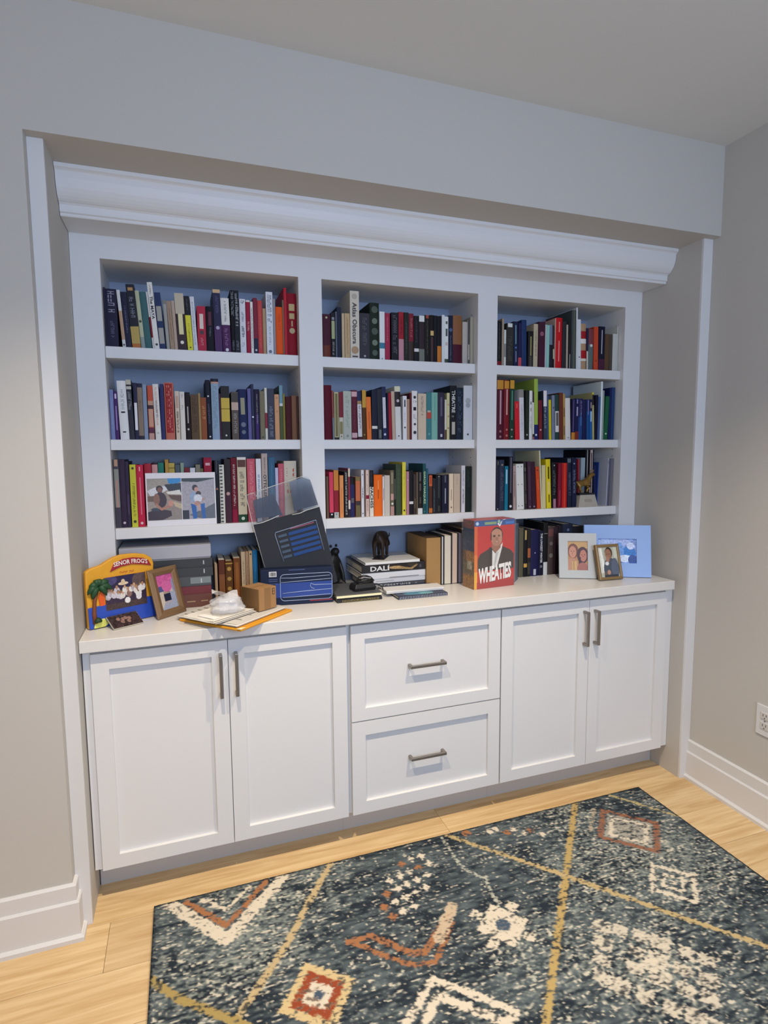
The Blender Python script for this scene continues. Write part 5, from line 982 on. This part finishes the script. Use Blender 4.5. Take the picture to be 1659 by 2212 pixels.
m = MB(); m.loft([[(-.03, -.025, .012), (.03, -.02, .012), (.03, .025, .014), (-.03, .02, .014)], [(-.03, -.025, .05), (.028, -.02, .056), (.03, .025, .052), (-.03, .02, .05)]]).build('inner_wrap', clear_mat('bag_inner', (.8, .8, .82), .5, .3), bg)
ky = thing('key_bunch', 'small bunch of dark metal keys on the counter beside bronze frame', 'keys', (.350, .213, ZT))
MB().tube([(.012*math.cos(a), .012*math.sin(a), .0022) for a in [2*math.pi*k/20 for k in range(21)]], .001, 6).build('ring', NICKEL, ky, True)
for a in (215, 250, 20):
    ca, sa = math.cos(R(a)), math.sin(R(a)); P = lambda u, v: (.010*ca+u*ca-v*sa, .010*sa+u*sa+v*ca)
    m = MB(); pts = [(0, -.004), (.004, -.008), (.012, -.008), (.016, -.003), (.036, -.003), (.038, 0), (.036, .0025), (.016, .003), (.012, .008), (.004, .008), (0, .004)]
    m.loft([[(*P(u, v), .0008+a*.00001) for u, v in pts], [(*P(u, v), .0030+a*.00001) for u, v in pts]]).build('key', mat('6c645c', .35, metal=.8), ky)

# ------------------------------------------------------------ middle of the counter
t, w_, d_, h = flat_book('notebook', 'black notebook with gold wire binding under the grey pad', .862, 1.043, .134, .335, ZT, .9125, '17161a')
m = MB()
for i in range(26): m.tube([(-w_+.02+i*.0058, -d_-.0015+.003*math.cos(a), .006+.0045*math.sin(a)) for a in [2*math.pi*k/8 for k in range(9)]], .0009, 5)
m.build('wire_binding', mat('c8b878', .3, metal=.6), t, True)
t, w_, d_, h = flat_book('note_pad', 'grey-topped note pad with pale yellow page edges', .860, 1.044, .140, .338, .9142, .9285, '55565a', pages='e8e0b4', spine=False)
MB().box(-w_+.001, -d_-.001, .0028, w_-.001, -d_+.004, h-.0035).build('page_edge', mat('efe6b8', .8), t)
ad = thing('power_adapter', 'black power adapter with coiled cable on the note pad', 'adapter', (.985, .205, .9289), R(8))
MB().loft([[(-.045, -.028, 0), (.045, -.028, 0), (.045, .03, 0), (-.045, .03, 0)], [(-.046, -.03, .012), (.046, -.03, .012), (.046, .032, .012), (-.046, .032, .012)], [(-.04, -.024, .027), (.04, -.024, .027), (.04, .026, .027), (-.04, .026, .027)]]).build('brick', mat('17171a', .45), ad, bev=.003)
pts = []
for k in range(64):
    a = k*.36; pts.append((.012+(.034+.006*math.sin(k*.7))*math.cos(a)*1.15, .0+(.022+.004*math.cos(k*.5))*math.sin(a), .030+.006*math.sin(a*.5)+.022*max(0, math.sin(a*1.0))*(k/64)+.0008*(k % 5)))
MB().tube(pts+[(.06, -.01, .018), (.075, -.026, .006), (.066, -.05, .0025)], .0022, 7).build('cable', mat('141416', .5), ad, True)
t, w_, d_, h = flat_book('notebook', 'navy spiral notebook lying at the front of the counter', 1.098, 1.309, .098, .305, ZT, .9125, '232c48')
m = MB()
for i in range(30): m.tube([(-w_+.006+i*.0068, -d_-.002+.0034*math.cos(a), .006+.0058*math.sin(a)) for a in [2*math.pi*k/8 for k in range(9)]], .0011, 5)
m.build('wire_binding', mat('b8bcc8', .3, metal=.5), t, True)
cv = Cv(60, 30, '1c2848'); cv.ell(.45, .5, .3, .4, '3c7c94').ell(.6, .4, .15, .3, '64a0a8').noise(.2, 3, 3)
u = np.linspace(-w_+.002, w_-.002, 60); v = np.linspace(-d_+.06, -d_+.002, 30); U, V = np.meshgrid(u, v); color_grid('cover_print', np.stack([U, V, np.full_like(U, h+.0004)], -1), cv.a[::-1], col_mat(.35), t)
t = thing('tablet_box', 'thin white box lying on the navy spiral notebook', 'box', (1.191, .212, .9135), R(-2.5))
MB().box(-.121, -.066, 0, .126, .012, .0115).build('carton', mat('dcdad8', .5), t, bev=.0015); MB().box(-.1205, -.0665, .0045, .1255, -.0655, .0052).build('lid_seam', mat('8c8a88', .6), t)

G3 = 'large books stacked flat under the dark animal figurine'
t, w_, d_, h = flat_book('picture_book', 'grey hardback at the bottom of the figurine stack, white capitals', 1.03, 1.293, .295, .52, ZT, .9255, '4e5052', G3)
text_mesh('THE GREAT WAR', 'title_lettering', mat('d0d0cc', .5), t, .17, .0125, lambda u, v: (-w_+.03+u, -d_-.0005, .0065+v))
MB().box(w_-.045, -d_-.0005, .008, w_-.035, -d_+.001, .018).build('spine_emblem', mat('7c7e80', .5), t)
t, w_, d_, h = flat_book('picture_book', 'thin white book above the grey hardback in the figurine stack', 1.06, 1.294, .292, .51, .9258, .9450, 'd4d4d6', G3)
m = MB(); letters(m, random.Random(4), .01, 0, 0, .005, .1, 0, 0); MB().box(-w_+.01, -d_-.0005, .007, -w_+.09, -d_+.001, .011).build('title_lettering', mat('b0b0b4', .5), t)
t, w_, d_, h = flat_book('picture_book', 'thick white book below the dark art book in the stack', 1.006, 1.294, .29, .52, .9452, .9730, 'dcdcde', G3)
MB().box(-.02, -d_-.0005, .002, w_-.03, -d_+.001, .0045).build('spine_band', mat('6c5c50', .5), t)
t, w_, d_, h = flat_book('picture_book', 'dark art book with bold white spine capitals, under white slab', 1.008, 1.293, .288, .53, .9732, 1.0070, '1c1818', G3)
text_mesh('DALI', 'title_lettering', mat('e8e6e2', .5), t, .082, .0205, lambda u, v: (-w_+.037+u, -d_-.0008, .0065+v), True)
MB().box(-w_+.118, -d_-.0008, .006, -w_+.1205, -d_+.001, .031).build('title_stroke', mat('e8e6e2', .5), t)
cv = Cv(80, 24, '241c16'); cv.poly([(.0, .35), (.35, .3), (.55, .55), (.75, .7), (.95, .2), (1, .3), (.8, .95), (.4, .8), (.1, .7)], 'a08458').ell(.2, .5, .2, .2, 'b89868').poly([(.6, .1), (1, .1), (.8, .6)], '3c3420').noise(.2, 3, 3); print_on('spine_picture', cv, -w_+.122, .003, w_-.035, .031, -d_-.0006, t)
MB().box(w_-.028, -d_-.0006, .010, w_-.018, -d_+.001, .022).build('spine_emblem', mat('4a4a54', .5), t)
t, w_, d_, h = flat_book('picture_slab', 'thin white slab book on top of the stack under the figurine', 1.022, 1.269, .288, .50, 1.0072, 1.0185, 'd6d6d4', G3, spine=False, pages='e4e2dc')
MB().box(-w_+.002, -d_-.0004, .001, w_-.002, -d_+.003, h-.001).build('fore_edge', mat('e6e4de', .8), t)
# slipcase and fore-edge books
t = thing('slipcase', 'tan cardboard slipcase standing beside the stacked books', 'slipcase', (1.2945, .277, ZT))
MB().box(0, 0, 0, .066, .225, .207).build('case', mat('a8804c', .7, noise=.05, scale=30), t, bev=.0012); MB().box(-.0004, .004, .2068, .0664, .221, .2074).build('dark_rim', mat('4a3a28', .8), t)
G4 = 'books shelved with page edges outward beside the slipcase'
for i, (x0, x1, z1, c, pg, lab) in enumerate([(1.3615, 1.3735, 1.113, '202024', 'dcd8d4', 'slim black book with white page edges against the slipcase'), (1.3742, 1.4105, 1.116, '1a1a1e', 'd8cfbc', 'thick black book with cream page edges beside the slipcase'), (1.4112, 1.4405, 1.124, '241e20', 'd0b8a4', 'black book with pinkish page edges beside the cereal box'), (1.4412, 1.4622, 1.123, '1c1c22', '9c98a8', 'black book with grey page edges beside the cereal box')]):
    t = thing('hardback', lab, 'book', (x0, .272, ZT), group=G4); w_ = x1-x0; h = z1-ZT
    MB().loft([[(x, y, 0) for x, y in ((0, 0), (.0025, 0), (.0025, .165), (w_-.0025, .165), (w_-.0025, 0), (w_, 0), (w_, .17), (0, .17))], [(x, y, h) for x, y in ((0, 0), (.0025, 0), (.0025, .165), (w_-.0025, .165), (w_-.0025, 0), (w_, 0), (w_, .17), (0, .17))]]).build('cover', mat(c, .5), t)
    MB().box(.0026, .003, .003, w_-.0026, .1645, h-.003).build('pages', mat(pg, .85, noise=.06, scale=30, stretch=(30, 1, 1)), t)
t = thing('hardback', 'large dark brown book in shadow behind the cereal box', 'book', (1.468, .29, ZT), group=G4)
MB().box(0, 0, 0, .045, .2, .235).build('cover', mat('3a2a22', .55), t, bev=.002); MB().box(.003, .003, .2345, .042, .197, .236).build('pages', mat('b8a890', .9), t)

# ------------------------------------------------------------ books beside the cereal box
fo = thing('folder', 'grey-blue folder standing askew beside the cereal box', 'folder', (1.672, .19, ZT), R(47))
MB().box(0, 0, 0, .088, .003, .255).box(0, .010, 0, .088, .013, .255).box(-.003, 0, 0, 0, .013, .255).build('cover', mat('5c6672', .5), fo); MB().box(.002, .0032, .003, .086, .0098, .252).build('sheets', mat('c8c8c4', .8), fo)
G5 = 'dark books standing on the counter behind the photo frames'
for i, (x0, x1, z1, c, lab, mk) in enumerate([(1.755, 1.779, 1.127, '5a5644', 'olive book standing behind the grey-blue folder', []),
    (1.780, 1.800, 1.120, '16161a', 'black book with yellow tag standing on the counter', [('b', .02, .22, 'b09860', .5), ('b', .72, .8, 'c89c50', .9)]),
    (1.8006, 1.8175, 1.119, '241f1e', 'black book with orange picture standing on the counter', [('b', .4, .6, 'a05c34', .9), ('b', .7, .95, '3c3834', .8)]),
    (1.818, 1.862, 1.116, '1b1a44', 'thick navy book with white foot tag on the counter', [('b', .85, .98, 'b8b8c4', .3), ('d', .5, '8c8cb4', .08)]),
    (1.8626, 1.8850, 1.110, '17172e', 'navy book with white capital lettering on the counter', [('t', .06, .72, 'd8d8dc', 'THE LONGEST WINTER', .5), ('d', .8, '6c6c7c', .3)]),
    (1.8856, 1.9100, 1.145, '161618', 'tall black book with white foot label on the counter', [('b', .75, 1, 'd0d0cc', .9), ('b', .2, .21, '8c8c8c', .8)]),
    (1.9106, 1.9415, 1.125, '4a3c3a', 'mottled brown book standing on the counter', [('b', .05, .2, '6c4444', .9), ('d', .35, '6c6460', .3), ('d', .6, '746c64', .35)]),
    (1.942, 1.967, 1.124, '2c1c26', 'plum-black book standing behind the white frame', []),
    (1.9676, 1.990, 1.127, '1a1a20', 'black book standing behind the white frame', []),
    (1.9906, 2.047, 1.134, '20263a', 'thick slate book with silver speckles behind the white frame', [('d', .12, '5c6884', .12), ('d', .3, '4c5878', .1)]),
    (2.0476, 2.107, 1.121, '17181c', 'thick black book behind the pale blue frame', [])]):
    make_book((x0, .283, ZT), x1-x0-.0006, z1-ZT, .17, 0, c, mk, lab, G5, 950+i, soft=False)

# ------------------------------------------------------------ figurines (one skinned body each)
def skinned(name, V, E, m, parent, sub=2, root=0):
    me = bpy.data.meshes.new(name); me.from_pydata([v[:3] for v in V], E, []); me.materials.append(m)
    o = bpy.data.objects.new(name, me); COL.objects.link(o); o.parent = parent
    sk_ = o.modifiers.new('skin', 'SKIN'); sk_.use_smooth_shade = True
    for i, v in enumerate(V): me.skin_vertices[0].data[i].radius = (v[3], v[3])
    me.skin_vertices[0].data[root].use_root = True
    o.modifiers.new('sub', 'SUBSURF').levels = sub; o.modifiers['sub'].render_levels = sub
    return o
bronze = mat('2a1e16', .42, metal=.3)
fg = thing('animal_figurine', 'dark bronze animal figurine standing on the stacked books', 'figurine', (1.105, .35, 1.0187), R(58))
# local x = forward (towards head)
V = [(0,0,.098,.026),(.03,0,.097,.024),(.062,0,.096,.027),(.085,0,.092,.021),(.103,-.006,.074,.014),(.112,-.012,.056,.012),(.118,-.018,.040,.008),
     (-.008,.016,.075,.015),(-.014,.018,.048,.009),(-.010,.018,.024,.007),(-.006,.018,.005,.0075),
     (-.008,-.016,.075,.015),(-.014,-.018,.048,.009),(-.010,-.018,.024,.007),(-.006,-.018,.005,.0075),
     (.072,.016,.068,.012),(.072,.018,.042,.008),(.070,.018,.022,.007),(.074,.018,.005,.0075),
     (.072,-.016,.068,.012),(.072,-.018,.042,.008),(.070,-.018,.022,.007),(.074,-.018,.005,.0075),
     (-.022,0,.112,.006),(-.032,0,.120,.004),(-.036,0,.105,.0035),(-.034,0,.088,.004)]
E = [(0,1),(1,2),(2,3),(3,4),(4,5),(5,6),(0,7),(7,8),(8,9),(9,10),(0,11),(11,12),(12,13),(13,14),(2,15),(15,16),(16,17),(17,18),(2,19),(19,20),(20,21),(21,22),(0,23),(23,24),(24,25),(25,26)]
skinned('body', V, E, bronze, fg)
m = MB()
for s in (-1, 1): m.tube([(.100, s*.010-.006, .080), (.100, s*.018-.006, .092), (.106, s*.016-.006, .101)], [.004, .003, .001], 7)
m.build('horn', bronze, fg, True)
MB().box(-.02, -.026, 0, .085, .026, .0028).build('footing', bronze, fg, bev=.001)
sf = thing('carved_figurine', 'black carved seated figurine between organiser box and stacked books', 'figurine', (.912, .415, ZT), R(-60))
V = [(0,0,.03,.030),(0,0,.075,.030),(.005,0,.115,.026),(.012,0,.14,.018),(.022,0,.160,.022),(.042,0,.156,.012),
     (.03,.022,.022,.016),(.058,.024,.012,.010),(.03,-.022,.022,.016),(.058,-.024,.012,.010),
     (.022,.026,.10,.011),(.04,.026,.062,.008),(.046,.026,.02,.008),(.022,-.026,.10,.011),(.04,-.026,.062,.008),(.046,-.026,.02,.008),(-.03,0,.016,.014),(-.06,.02,.012,.009)]
E = [(0,1),(1,2),(2,3),(3,4),(4,5),(0,6),(6,7),(0,8),(8,9),(2,10),(10,11),(11,12),(2,13),(13,14),(14,15),(0,16),(16,17)]
coal = mat('141314', .5)
skinned('body', V, E, coal, sf)
m = MB()
for s in (-1, 1): m.lathe([(.0, 0), (.006, .002), (.005, .01), (0, .014)], 8, (.012, s*.016, .172))
m.build('ear', coal, sf, True)
tp = thing('trophy', 'golden animal statuette on a pale tapered stone base', 'trophy', (2.128, .3125, 1.2097))
MB().loft([[(-.056, -.032, 0), (.056, -.032, 0), (.056, .026, 0), (-.056, .026, 0)], [(-.0415, -.024, .0575), (.0415, -.024, .0575), (.0415, .024, .0575), (-.0415, .024, .0575)]]).build('stone_base', mat('a8a094', .6, noise=.08, scale=60), tp, bev=.0008)
MB().box(-.046, -.026, .0576, .041, .026, .064).build('plinth', mat('17161a', .4), tp, bev=.0008)
MB().box(-.018, -.0302, .026, .020, -.0262, .036).build('engraved_plate', mat('988f84', .5), tp)
gold = mat('8c6c34', .35, metal=.6)
V = [(-.035,0,.113,.015),(-.012,0,.112,.013),(.012,0,.118,.015),(.024,0,.132,.013),(.034,0,.149,.011),(.045,0,.155,.010),(.056,0,.145,.007),
     (-.040,.010,.096,.009),(-.047,.011,.082,.006),(-.040,.011,.073,.005),(-.044,.011,.066,.0055),
     (-.036,-.010,.096,.009),(-.034,-.011,.082,.006),(-.026,-.011,.073,.005),(-.029,-.011,.066,.0055),
     (.018,.010,.10,.008),(.026,.011,.085,.0055),(.024,.011,.074,.005),(.029,.011,.066,.0055),
     (.014,-.010,.10,.008),(.012,-.011,.085,.0055),(.004,-.011,.076,.005),(.007,-.011,.066,.0055),
     (-.05,0,.118,.005),(-.058,0,.104,.0035),(-.060,0,.088,.004)]
E = [(0,1),(1,2),(2,3),(3,4),(4,5),(5,6),(0,7),(7,8),(8,9),(9,10),(0,11),(11,12),(12,13),(13,14),(2,15),(15,16),(16,17),(17,18),(2,19),(19,20),(20,21),(21,22),(0,23),(23,24),(24,25)]
skinned('body', V, E, gold, tp)
m = MB()
for s in (-1, 1): m.tube([(.040, s*.006, .162), (.040, s*.010, .170), (.044, s*.009, .176)], [.003, .0025, .0008], 6)
m.build('ear', gold, tp, True)
